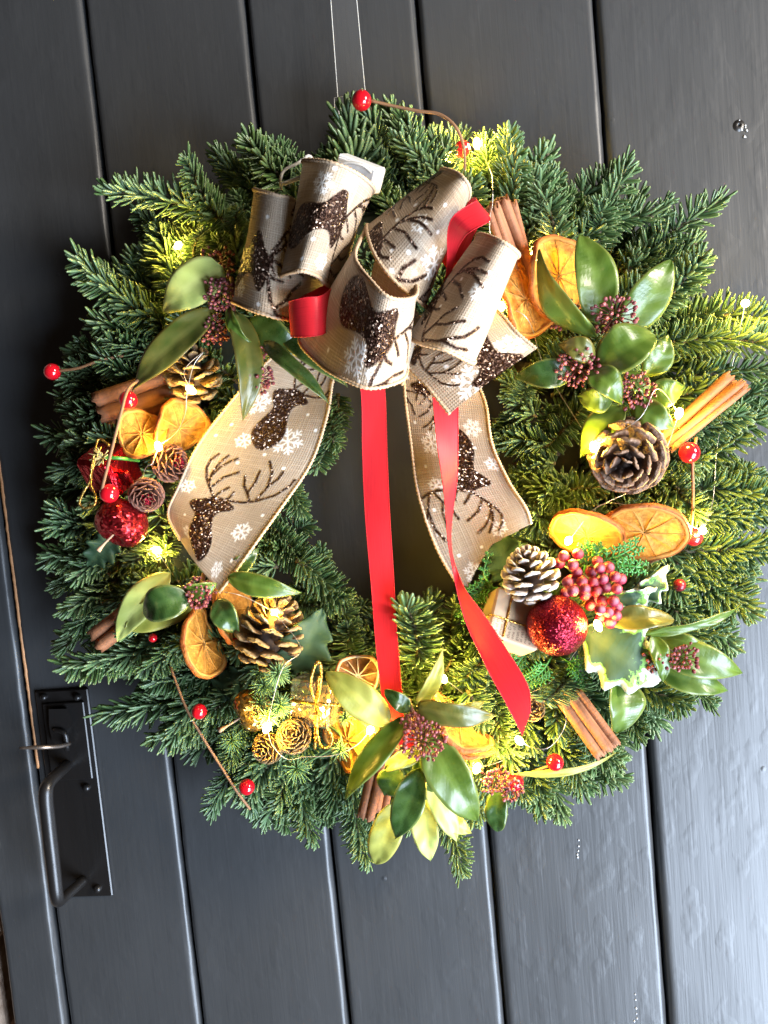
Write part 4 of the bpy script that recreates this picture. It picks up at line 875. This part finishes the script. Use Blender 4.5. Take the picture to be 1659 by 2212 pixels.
# ---- cinnamon
def quill(parent, a, b, rpx, seed, double=True):
    r = random.Random(seed); A, B = np.array(P(*a)), np.array(P(*b)); Rr = rpx*mpp((a[2]+b[2])/2); ax = unit(B-A); L = np.linalg.norm(B-A)
    F3 = frame(ax, (r.uniform(-.4, .4), 1, r.uniform(-.4, .4))); sp = []
    for k in range(26):
        t = k/25; an = -2.4*math.pi*t+math.pi*.65; rad = .5*(1-.62*t); sp.append((-.46+rad*math.cos(an), rad*math.sin(an)*1.02))
    sp2 = [(-x, y) for x, y in sp[::-1]]
    prof = (sp[::-1]+sp2[::-1]) if double else [(x*2+.92, y*2) for x, y in sp[::-1]]
    prof = sp[::-1][:]+[(0, .52)]+sp2[::-1] if double else prof
    prof = np.array(prof)*Rr; n = 14; V = []; uv = []; m = len(prof); ts = Rr*.09
    T = np.gradient(prof, axis=0); T /= np.linalg.norm(T, axis=1)[:, None]; Nn = np.stack([-T[:, 1], T[:, 0]], 1)
    cum = np.concatenate([[0], np.cumsum(np.linalg.norm(np.diff(prof, axis=0), axis=1))])
    for lay, off in ((0, ts), (1, -ts)):
        for i in range(n):
            q = i/(n-1); jit = r.uniform(-.012, .012) if 0 < i < n-1 else 0
            for j in range(m):
                e = (.0012*math.sin(j*1.1+seed)+.0006*math.sin(j*3.7)) if i in (0, n-1) else 0
                p = prof[j]*(1+jit)+Nn[j]*off; V.append(A+F3@np.array((p[0], p[1], L*q+e))); uv.append((q*L*10, cum[j]*1.0))
    I = lambda l, i, j: (l*n+i)*m+j; F = []
    for i in range(n-1):
        for j in range(m-1): F.append((I(0, i, j), I(0, i, j+1), I(0, i+1, j+1), I(0, i+1, j))); F.append((I(1, i+1, j), I(1, i+1, j+1), I(1, i, j+1), I(1, i, j)))
        F.append((I(0, i, 0), I(0, i+1, 0), I(1, i+1, 0), I(1, i, 0))); F.append((I(0, i+1, m-1), I(0, i, m-1), I(1, i, m-1), I(1, i+1, m-1)))
    for j in range(m-1): F.append((I(0, 0, j+1), I(0, 0, j), I(1, 0, j), I(1, 0, j+1))); F.append((I(0, n-1, j), I(0, n-1, j+1), I(1, n-1, j+1), I(1, n-1, j)))
    o = mk('quill', V, F, M_CINN, parent, uv=uv)
    return o
def cinn(label, quills, loc):
    o = thing('cinnamon_stick', P(*loc), label, 'cinnamon stick', 'cinnamon sticks')
    for i, q in enumerate(quills): quill(o, *q, seed=int(loc[0])+i*7)
cinn('bundle of cinnamon quills behind the upper right bow loop', [((1142, 606, 66), (1078, 434, 84), 24), ((1120, 620, 70), (1062, 450, 90), 18), ((1150, 640, 60), (1100, 440, 72), 20)], (1110, 520, 70))
cinn('dark cinnamon stick beside the glowing cone on the left', [((420, 812, 50), (212, 882, 66), 42)], (330, 840, 55))
cinn('cinnamon quill rolled below another on the left side', [((430, 840, 44), (224, 905, 56), 30)], (340, 880, 50))
cinn('pair of cinnamon quills sticking out to the right of the pine cone', [((1432, 958, 62), (1583, 820, 66), 25), ((1445, 965, 66), (1608, 832, 70), 17)], (1500, 900, 60))
cinn('short reddish cinnamon stick poking out at the lower left', [((330, 1290, 58), (208, 1385, 62), 36)], (270, 1335, 55))
cinn('cinnamon stick hanging behind the bottom skimmia leaves', [((830, 1590, 66), (790, 1765, 60), 24), ((850, 1600, 60), (822, 1755, 58), 20)], (810, 1680, 60))
cinn('cinnamon stick poking out at the lower right rim', [((1215, 1500, 56), (1305, 1628, 66), 26), ((1240, 1495, 56), (1326, 1612, 64), 20)], (1270, 1560, 60))

# ---- pine cones
def make_scale(mat, thick=.13, wide=.62):
    V = []; T = []; n, m = 8, 6
    for lay in (0, 1):
        for i in range(n+1):
            q = i/n; hw = wide*(.22+.78*math.sin(math.pi*.5*min(1, q*1.12))**1.2)*(1 if q < .8 else math.sqrt(max(.02, 1-((q-.8)/.205)**2)))*.5
            for j in range(m+1):
                s = 2*j/m-1; z = .22*q*q-.10*s*s*q+(0 if lay else -thick*(.35+.9*q**3)*(1-.35*s*s))
                z += (.06*math.exp(-((q-.88)/.08)**2)*(1-s*s) if lay == 0 else 0)
                V.append((q, s*hw, z)); T.append(q if abs(s) < .9 else min(1, q+.08))
    I = lambda l, i, j: (l*(n+1)+i)*(m+1)+j; F = []
    for i in range(n):
        for j in range(m): F.append((I(0, i, j), I(0, i+1, j), I(0, i+1, j+1), I(0, i, j+1))); F.append((I(1, i, j), I(1, i, j+1), I(1, i+1, j+1), I(1, i+1, j)))
        F.append((I(0, i, 0), I(1, i, 0), I(1, i+1, 0), I(0, i+1, 0))); F.append((I(0, i, m), I(0, i+1, m), I(1, i+1, m), I(1, i, m)))
    for j in range(m): F.append((I(0, n, j), I(1, n, j), I(1, n, j+1), I(0, n, j+1)))
    return mesh('scale', V, F, mat, attrs={'t': T})
SC = {'b': make_scale(M_CONE), 'g': make_scale(M_CONEG), 's': make_scale(M_CONES, .20, .66), 'r': make_scale(M_CONER, .08, .8), 'gs': make_scale(M_CONEG, .10, .8)}
def cone(c, rpx, hpx, axis, kind, label, n=62, open_=1.0, sl=.62, tip=.18, glit=None, wmul=1., seed=0):
    r = random.Random(seed); C = np.array(P(*c)); m_ = mpp(c[2]); R, H = rpx*m_, hpx*m_; ax = vdir(C, axis); F3 = frame(ax, (.2, .3, 1.))
    o = thing('pine_cone', C, label, 'pine cone', 'pine cones')
    V, F = lathe([(1e-5, -.42*H), (R*.36, -.36*H), (R*.40, -.1*H), (R*.26, .25*H), (R*.08, .44*H), (1e-5, .46*H)], 14, C, ax); mk('core', V, F, M_CORE, o)
    for k in range(n):
        t = (k+.5)/n; ph = k*2.39996+r.uniform(-.08, .08); h = (-.44+.86*t**.92)*H
        env = (math.sin(math.pi*min(.5, .18+t*.9)) if t < .36 else 1-(1-tip)*((t-.36)/.64)**1.5)
        el = math.radians(-14+(96-26*(open_-.5))*t**1.25)+r.uniform(-.06, .06)
        L = R*sl*(.35+.65*env)*1.08; base = R*env*.97-L*math.cos(max(el, 0)); base = max(base, R*.03)
        rad = np.array((math.cos(ph), math.sin(ph), 0)); z = np.array((0, 0, 1.))
        x = rad*math.cos(el)+z*math.sin(el); up = -rad*math.sin(el)+z*math.cos(el); y = np.cross(up, x)
        M3 = F3@np.stack([x, y, up], 1)
        wd = L*wmul*(.75+.55*env)
        inst('scale', SC[kind], mat4(M3, C+F3@(rad*base+z*h), (L, wd, L)), o)
    if glit is not None:
        bm = MB()
        for k in range(26):
            ph = k*2.4; q = k/26; p = C+F3@np.array((R*.40*q*math.cos(ph), R*.40*q*math.sin(ph), H*(.47-.10*q*q))); bm.add(*ball(p, R*.09, 6))
        g = bm.build('glitter_tip', glit, o); g['kind'] = 'stuff'
    return o
cone((418, 808, 66), 66, 110, (-.1, -.55, .83), 'g', 'open pine cone lit yellow by a bulb beside the cinnamon, left', 34, 1.35, .78, wmul=1.2, seed=1)
cone((1356, 985, 84), 86, 130, (-.10, -.93, -.28), 'b', 'big brown pine cone right of the hole, tip facing out', 46, 1.15, .72, tip=.22, wmul=1.25, seed=2)
cone((1145, 1240, 86), 66, 112, (-.20, -.42, .88), 's', 'white frosted pine cone above the red glitter ball', 56, 1.1, .55, wmul=1.2, seed=3)
cone((585, 1365, 76), 84, 170, (.30, -.36, .88), 'g', 'long gilded pine cone at the lower left', 54, 1.3, .66, wmul=1.15, seed=4)
cone((316, 1070, 84), 42, 62, (.05, -.85, -.42), 'r', 'small rosy cone between red gift and burlap tail', 60, .8, .55, glit=M_RGLIT, wmul=1.3, seed=5)
cone((368, 1000, 66), 46, 70, (.62, -.72, .10), 'r', 'small rosy cone with glitter tip under the orange slices', 60, .8, .55, glit=M_RGLIT, wmul=1.3, seed=6)
cone((634, 1590, 88), 42, 62, (-.20, -.95, .25), 'gs', 'small gilded cone below the holographic gift', 62, .85, .55, wmul=1.3, seed=7)
cone((577, 1616, 84), 38, 62, (-.55, -.75, -.30), 'gs', 'small gilded cone below the gold apple', 58, .85, .55, wmul=1.3, seed=8)
cone((1150, 1530, 62), 30, 50, (.2, -.9, .1), 'gs', 'small cone half hidden behind the end of the red ribbon', 40, .85, .55, wmul=1.2, seed=9)

# ---- red berries on paper wire
def berries(label, wire, bs, loc, mat=M_BERRY):
    o = thing('berry_wire', P(*loc), label, 'berry wire', 'red berries on brown wire')
    if wire: stem(o, wire, .0009, M_WIRE, 'wire', 30, 6)
    for x, y, d, r in bs:
        R = r*mpp(d); V, F = ball(P(x, y, d), R, 24, (.3, -.3, 1)); b = mk('berry', V, F, mat, o)
        V, F = ball(P(x, y, d)+R*np.array((.25, -.75, .60)), R*.08, 6); mk('calyx', V, F, M_WIRE, b)
berries('red berry on a bent wire sticking up above the wreath', [(798, 217, 56), (850, 229, 55), (905, 240, 56), (950, 247, 58), (985, 275, 60), (1002, 320, 56), (1004, 380, 50)], [(781, 217, 56, 20.5), (998, 322, 44, 17)], (960, 260, 50))
berries('single red berry on a wire at the far left rim', [(128, 801, 54), (170, 795, 55), (225, 776, 52), (300, 764, 40)], [(113, 803, 54, 18.5)], (200, 780, 36))
berries('two red berries on a wire beside the left orange slices', [(300, 820, 84), (276, 842, 96), (262, 890, 100), (248, 945, 102), (232, 1010, 102), (222, 1050, 100), (218, 1076, 98)], [(277, 864, 84, 20), (236, 1066, 96, 21.5)], (250, 950, 90))
berries('two red berries on a wire along the lower left rim', [(368, 1440, 62), (400, 1525, 68), (430, 1580, 70), (480, 1660, 68), (512, 1710, 66), (540, 1748, 62)], [(430, 1537, 74, 17.5), (533, 1700, 72, 18)], (440, 1600, 50))
berries('two red berries on a wire at the right rim', [(1504, 945, 66), (1496, 1000, 70), (1497, 1080, 72), (1490, 1150, 72), (1460, 1190, 68), (1400, 1216, 62)], [(1489, 978, 74, 21.5), (1498, 1160, 66, 19)], (1490, 1080, 66))
berries('two red berries beside the yellow leaf at the bottom right', [(1110, 1690, 60), (1140, 1672, 64), (1185, 1655, 68)], [(1199, 1647, 70, 18.5), (1112, 1690, 66, 19)], (1150, 1665, 60))
berries('small dull dark red berry deep in the right fir', None, [(1468, 1264, 62, 13)], (1468, 1264, 62), M_BERRYD)
berries('two tiny red berries half hidden under the lower left leaves', None, [(508, 1385, 60, 8), (330, 1378, 66, 10)], (330, 1378, 66))

# ---- frosted berry cluster
o = thing('frosted_berries', P(1280, 1280, 70), 'cluster of frosted crimson berries above the red glitter ball', 'berry cluster')
FB = [(870, 310, 84), (1000, 285, 80), (835, 370, 78), (955, 385, 88), (990, 450, 84), (935, 520, 82), (905, 540, 92), (1035, 535, 88), (955, 615, 98), (1065, 600, 98), (885, 640, 84), (1060, 650, 88), (1175, 355, 82), (1195, 415, 96), (1275, 405, 88), (1120, 450, 78), (1225, 510, 98), (1335, 490, 96), (1385, 510, 86), (1140, 540, 84), (1245, 580, 82), (1350, 600, 92), (1170, 625, 86), (1110, 745, 84), (1220, 710, 88), (1320, 710, 92), (1200, 785, 98), (1355, 760, 88), (1275, 810, 94), (1345, 840, 92), (1295, 905, 88), (1150, 700, 80), (1200, 865, 84)]
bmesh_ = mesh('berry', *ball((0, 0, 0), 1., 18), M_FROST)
hub = (1100, 640, 66)
fx = lambda x, y: ((1520+x/2.765)*.6636, (1700+y/2.765)*.6636)
ls = []
for x, y, d in FB:
    px, py = fx(x, y); R = 50/2.765*.6636*mpp(d)*random.uniform(.95, 1.08); a = random.uniform(0, 6)
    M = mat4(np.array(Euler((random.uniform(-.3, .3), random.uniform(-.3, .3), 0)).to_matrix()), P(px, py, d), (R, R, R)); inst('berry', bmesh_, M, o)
    ls.append((px, py, d))
bm = MB(); hx, hy = fx(1080, 640)
for px, py, d in ls: bm.add(*tube(catmull([P(hx+40, hy+10, 58), P((px+hx+40)/2, (py+hy)/2, 66), P(px, py, d-3)], 6), .00045, 5))
bm.build('stalks', NT('pale_stalk', .6, (.35, .30, .10)).m, o)

# ---- baubles, apples, gifts
o = thing('glitter_ball', P(1203, 1351, 86), 'round dark red glitter ball under the frosted berries', 'bauble')
V, F = ball(P(1203, 1351, 88), 64*mpp(88), 48); V = V+rng.normal(0, .00014, V.shape); mk('shell', V, F, M_RGLIT, o)
V, F = lathe([(.003, 0), (.003, .004), (.0005, .005)], 12, P(1262, 1312, 70), (.6, .2, .6)); mk('cap', V, F, M_GCORD, o)
def apple(c, rpx, axis, mat, label, stem_to):
    o = thing('glitter_apple', P(*c), label, 'apple ornament'); R = rpx*mpp(c[2]); pr = []
    for i in range(25):
        t = math.pi*i/24; r = R*(math.sin(t)*(1+.10*math.cos(t))); h = R*.92*math.cos(t)*(1-.46*math.exp(-(math.sin(t)/.34)**2)); pr.append((max(r, 1e-5), h))
    V, F = lathe(pr, 36, P(*c), axis, wob=lambda t, q: 1+.035*math.cos(5*t)*q); V = V+rng.normal(0, .0002, V.shape); mk('body', V, F, mat, o)
    a = P(*c)+unit(axis)*R*.35; stp = catmull([a, (a+P(*stem_to))/2+np.array((0, -.001, 0)), P(*stem_to)], 10); V, F = tube(stp, [.0007]*7+[.0009, .0013, .0017], 7); mk('stem', V, F, M_STEMW, o)
apple((265, 1128, 82), 58, (-.35, -.55, -.75), M_RGLIT2, 'red glitter apple with a pale stem on the left', (212, 1190, 92))
apple((548, 1532, 80), 48, (-.80, -.45, -.35), M_GGLIT, 'gold glitter apple with a pale stem at the lower left', (474, 1578, 82))
def cordpath(o, name, pts, r=.0009, n=60):
    V, F = tube(catmull([P(*p) for p in pts], n), r*(1+.22*np.cos(np.arange(n)*2.1)), 6, twist=.4); return mk(name, V, F, M_GCORD, o)
o = thing('gift_box', P(240, 1015, 74), 'red foil gift box with a gold cord loop on the left', 'gift ornament', 'miniature gifts')
R3 = np.array(Euler((.55, .15, -.35)).to_matrix()); V, F = box(P(238, 1012, 72), (.027, .024, .025), R3, .1); b = mk('box', V, F, M_FOIL, o, smooth=False)
V, F = box(P(250, 1030, 80), (.0235, .004, .010), R3, .2); mk('fold', V, F, M_FOIL, b, smooth=False)
cordpath(o, 'cord', [(236, 962, 86), (214, 948, 84), (205, 975, 88), (198, 1010, 92), (194, 1040, 92), (178, 1068, 92), (172, 1088, 92), (184, 1098, 92), (204, 1090, 92), (206, 1070, 92), (196, 1045, 92), (202, 1005, 90), (218, 965, 88)], .0008)
bm = MB()
for i in range(26):
    a = i*2.4; q = random.uniform(.4, 1); c0 = P(222, 988, 88); bm.add(*tube([c0, c0+.0085*q*unit((math.cos(a)-.5, -.5+.3*math.sin(i), math.sin(a)))], .00035, 4))
g = bm.build('bristle_pick', M_PICKP, o); g['kind'] = 'stuff'
stem(o, [(226, 988, 88), (262, 990, 86), (300, 995, 70)], .0011, M_PLAST, 'pick_stem')
o = thing('gift_box', P(690, 1510, 76), 'holographic gold gift box tied with gold cord at the bottom', 'gift ornament', 'miniature gifts')
R3 = np.array(Euler((-.10, .10, -.22)).to_matrix()); V, F = box(P(683, 1512, 72), (.0262, .022, .0275), R3, .06); b = mk('box', V, F, M_HOLO, o, smooth=False)
cordpath(o, 'cord', [(632, 1512, 80), (660, 1518, 90), (690, 1520, 92), (735, 1524, 88)]); cordpath(o, 'cord', [(688, 1460, 90), (684, 1500, 94), (682, 1560, 92), (680, 1618, 90)])
cordpath(o, 'bow_loop', [(684, 1522, 92), (672, 1480, 96), (678, 1445, 97), (688, 1430, 97), (694, 1445, 97), (692, 1480, 96), (684, 1520, 94)]); cordpath(o, 'bow_loop', [(684, 1522, 94), (700, 1560, 96), (716, 1590, 96), (712, 1612, 96), (696, 1614, 95), (686, 1590, 94), (684, 1540, 94)])
o = thing('gift_box', P(1090, 1345, 74), 'newspaper wrapped gift box beside the red glitter ball', 'gift ornament', 'miniature gifts')
R3 = np.array(Euler((-.38, .20, .30)).to_matrix())@np.array(Euler((0, .25, 0)).to_matrix()); bc = P(1100, 1345, 72); bs = (.031, .026, .030); V, F = box(bc, bs, R3, .05); b = mk('box', V, F, M_NEWS, o, smooth=False)
def wrapc(name, ax, off):
    e = .0006; h = np.array(bs)/2+e; others = [k for k in range(3) if k != ax]; pts = []
    for sa, sb in ((-1, -1), (1, -1), (1, 1), (-1, 1), (-1, -1)): q = np.zeros(3); q[ax] = off; q[others[0]] = sa*h[others[0]]; q[others[1]] = sb*h[others[1]]; pts.append(bc+R3@q)
    pth = np.concatenate([catmull([p0, p1], 14)[:-1] for p0, p1 in zip(pts[:-1], pts[1:])]); V, F = tube(pth, .0006*(1+.2*np.cos(np.arange(len(pth))*2.1)), 6); mk(name, V, F, M_GCORD, o)
wrapc('cord', 2, -.003); wrapc('cord', 0, -.006)
LINES = ['r Donati', 'ne of th', 'anean ra', 'eral of', 'the Dona', 'one of a', 'gean res', 'al rat i', 'nean of', 'e Donati', 'ederal o', 'ean rats']
def textmesh(s, size):
    cu = bpy.data.curves.new('print', 'FONT'); cu.body = s; cu.size = size; cu.resolution_u = 1; ob = bpy.data.objects.new('print', cu); COL.objects.link(ob)
    dg = bpy.context.evaluated_depsgraph_get(); me = bpy.data.meshes.new_from_object(ob.evaluated_get(dg)); bpy.data.objects.remove(ob); me.materials.clear(); me.materials.append(M_INK); me.name = 'print_line'; return me
for fi, (nx, ux) in enumerate((((0, -1, 0), (0, 0, 1)), ((0, 0, 1), (1, 0, 0)), ((-1, 0, 0), (0, 0, 1)))):
    nx = np.array(nx, float); ux = np.array(ux, float); vx = np.cross(nx, ux); hd = abs(np.dot(nx, np.array(bs)/2)); hu = abs(np.dot(ux, np.array(bs)/2)); hv = abs(np.dot(vx, np.array(bs)/2))
    for k in range(10):
        me = textmesh(LINES[(k+fi*4) % 12], .0030); pos = nx*(hd+.0001)-ux*hu*.86+vx*(hv*.82-k*.0026)
        if abs(np.dot(pos, vx)) > hv*.95: continue
        inst('print_line', me, mat4(R3@np.stack([ux, vx, nx], 1), bc+R3@pos), b)

# ---- plastic greenery
def fern(o, pts, n, ln, r=.0007, mat=M_PLAST):
    p = catmull([P(*q) for q in pts], n); bm = MB(); bm.add(*tube(p, r, 5)); T = np.gradient(p, axis=0)
    for i in range(2, n):
        for sg in (-1, 1):
            t = unit(T[i]); s_ = unit(np.cross(t, (0.1, -1, 0)))*sg; L = ln*(1-.5*i/n); d = unit(t*.8+s_+np.array((0, -.15, 0))); q = p[i]+d*L; bm.add(*tube([p[i], q], r*.85, 5))
            for w in (-1, 1):
                for f in (.5, .95): bm.add(*tube([p[i]+d*L*f, p[i]+d*L*f+unit(d*.8+w*np.cross(d, (0, -1, 0)))*L*.42], r*.8, 4))
    return bm.build('frond', mat, o)
o = thing('plastic_fern', P(1330, 1230, 70), 'bright green plastic fern beside the frosted berries', 'greenery', 'plastic greenery')
fern(o, [(1275, 1235, 70), (1305, 1210, 78), (1340, 1198, 82), (1372, 1180, 82)], 9, .008); fern(o, [(1290, 1240, 70), (1330, 1222, 78), (1385, 1225, 80)], 9, .007); fern(o, [(1260, 1240, 66), (1268, 1205, 74), (1262, 1180, 76)], 7, .006); fern(o, [(1280, 1235, 66), (1292, 1205, 74), (1290, 1180, 76)], 7, .005)
o = thing('plastic_fern', P(1040, 1280, 60), 'bright green plastic fern left of the snowy pine cone', 'greenery', 'plastic greenery')
fern(o, [(1075, 1270, 62), (1040, 1275, 70), (1005, 1290, 72)], 9, .008); fern(o, [(1070, 1290, 62), (1030, 1305, 68), (1000, 1330, 68)], 8, .007); fern(o, [(1065, 1270, 66), (1045, 1240, 76), (1055, 1200, 78)], 6, .004)
o = thing('plastic_fern', P(1120, 1430, 60), 'dark green plastic fern under the newspaper gift', 'greenery', 'plastic greenery')
fern(o, [(1150, 1400, 64), (1120, 1430, 70), (1110, 1470, 70)], 9, .008); fern(o, [(1190, 1420, 66), (1170, 1450, 72), (1140, 1470, 72)], 9, .008); fern(o, [(1210, 1420, 64), (1240, 1440, 70), (1262, 1470, 70)], 8, .007)
def tuft(c, rpx, n, mat, parent):
    r = random.Random(n+int(c[0])); C = P(*c); R = rpx*mpp(c[2]); bm = MB()
    for i in range(n):
        z = 1-1.5*(i+.5)/n; a = i*2.4; q = math.sqrt(max(0, 1-z*z)); d = frame(unit(CAM-C), (0, 0, 1))@np.array((q*math.cos(a), q*math.sin(a), z)); L = R*r.uniform(.7, 1.1)
        bm.add(*tube(catmull([C, C+d*L*.5, C+d*L+np.array((0, 0, -.06*L))], 5), [.00055, .0006, .0005, .0004, .0002], 4))
    g = bm.build('tuft', mat, parent); g['kind'] = 'stuff'
o = thing('pine_pick', P(600, 1480, 70), 'pale green pine pick with spiky tufts around the gold apple', 'greenery', 'plastic greenery')
for c, r, n in (((600, 1455, 92), 34, 46), ((570, 1482, 86), 34, 40), ((560, 1452, 82), 26, 30), ((605, 1525, 92), 36, 42), ((578, 1548, 96), 34, 42), ((560, 1520, 88), 26, 24)): tuft(c, r, n, M_PLASTG, o)
stem(o, [(560, 1450, 70), (590, 1480, 80), (600, 1530, 86)], .0009, M_PLASTG)
o = thing('pine_pick', P(720, 1600, 70), 'dark green pine pick with tufts below the holographic gift', 'greenery', 'plastic greenery')
for c, r, n in (((745, 1550, 84), 24, 26), ((735, 1620, 84), 28, 26), ((640, 1660, 74), 40, 36), ((500, 1600, 64), 34, 30)): tuft(c, r, n, M_PLASTG, o)
stem(o, [(700, 1560, 66), (735, 1600, 76), (640, 1660, 66)], .0008, M_PLASTG)

# ---- battery box and string of lights
o = thing('battery_box', P(780, 375, 66), 'white plastic battery box with clear cable behind the bow', 'battery box')
R3 = np.array(Euler((.35, .52, -.2)).to_matrix()); V, F = box(P(776, 376, 70), (.027, .011, .015), R3, .10); mk('case', V, F, M_WHITE, o, smooth=False)
V, F = box(P(778, 374, 70)+R3@np.array((0, -.0068, 0)), (.024, .002, .011), R3, .2); mk('lid', V, F, M_WHITE, o, smooth=False)
stem(o, [(700, 400, 70), (672, 340, 84), (655, 345, 86), (640, 354, 86), (614, 368, 84), (606, 388, 82), (608, 408, 74)], .0009, M_CLEARW, 'cable', 40); stem(o, [(610, 398, 78), (650, 384, 80), (690, 375, 76)], .0013, M_CLEARW, 'cable'); stem(o, [(720, 362, 82), (750, 352, 84), (785, 358, 84), (806, 378, 78)], .0009, M_CLEARW, 'cable', 24)
LEDS = [(1030, 310, 40), (1082, 662, 84), (1610, 655, 62), (1467, 893, 82), (1282, 965, 86), (1228, 1168, 74), (1518, 1146, 74), (1292, 1352, 92), (958, 1466, 74), (1122, 1600, 72), (1030, 1660, 74), (800, 1577, 84), (577, 1572, 100), (592, 1322, 84), (338, 1190, 56), (342, 964, 80), (412, 842, 80), (385, 530, 50), (960, 345, 40), (1165, 560, 40)]
POW = {7: .15, 0: .35, 1: .2, 2: .25, 15: .13, 16: .11, 17: .16, 18: .5, 19: .3}
fl = thing('fairy_lights', P(872, 1045, 60), 'string of tiny warm yellow bulbs on fine silver wire through the wreath', 'string lights')
for i, (x, y, d) in enumerate(LEDS):
    c = P(x, y, d); ax = unit((math.sin(i*3.1), -.6, math.cos(i*2.3))); V, F = lathe([(.0003, -.0036), (.0014, -.0027), (.0021, -.0008), (.0021, .0010), (.0014, .0026), (.0003, .0034)], 12, c, ax)
    b = mk('bulb', V, F, M_LED, fl)
    l = bpy.data.lights.new('bulb_lamp', 'POINT'); l.energy = POW.get(i, .36); l.color = (1.0, .64, .10); l.shadow_soft_size = .004
    lo = bpy.data.objects.new('bulb_lamp', l); COL.objects.link(lo); lo.parent = b; lo.location = Vector(c+unit(CAM-c)*.0035)-Vector(ORG[b])
WPATHS = [[(606, 405, 60), (520, 460, 40), (385, 530, 58)], [(385, 530, 58), (420, 700, 50), (380, 770, 78), (385, 800, 86), (412, 842, 88)], [(412, 842, 86), (398, 800, 96), (440, 760, 96), (418, 790, 98), (404, 850, 98), (400, 895, 94), (380, 935, 86), (342, 964, 80)], [(342, 964, 80), (330, 1000, 88), (312, 1018, 84), (300, 1100, 50), (338, 1190, 66)], [(338, 1190, 66), (400, 1270, 60), (480, 1278, 92), (530, 1290, 92), (592, 1322, 86)], [(592, 1322, 86), (650, 1400, 92), (612, 1440, 104), (590, 1510, 106), (577, 1572, 100)], [(577, 1572, 100), (588, 1610, 102), (620, 1640, 100), (660, 1635, 98), (720, 1632, 94), (770, 1610, 90), (800, 1577, 84)], [(800, 1577, 84), (900, 1640, 60), (1030, 1660, 74)], [(1030, 1660, 74), (1090, 1640, 60), (1122, 1600, 74)], [(1122, 1600, 74), (1150, 1615, 84), (1185, 1615, 86), (1215, 1580, 80), (1220, 1540, 76), (1180, 1480, 60)], [(958, 1466, 74), (1050, 1520, 50), (1180, 1480, 60), (1250, 1400, 56), (1292, 1352, 90)], [(1292, 1352, 90), (1340, 1250, 60), (1440, 1190, 60), (1518, 1146, 74)], [(1518, 1146, 74), (1540, 1080, 56), (1550, 960, 46), (1580, 800, 46), (1610, 655, 60)], [(1518, 1146, 72), (1400, 1105, 84), (1300, 1090, 80), (1228, 1168, 76)], [(1282, 965, 86), (1380, 905, 104), (1420, 840, 102), (1467, 893, 84)], [(1467, 893, 82), (1430, 990, 80), (1380, 1050, 70), (1300, 1090, 80)], [(1282, 965, 84), (1180, 800, 50), (1140, 690, 84), (1082, 662, 84)], [(1082, 662, 84), (1058, 500, 90), (1064, 440, 92), (1064, 410, 92), (1060, 370, 60), (1030, 310, 44)]]
for w in WPATHS: stem(fl, w, .00021, M_SILVER, 'wire', 40, 5)
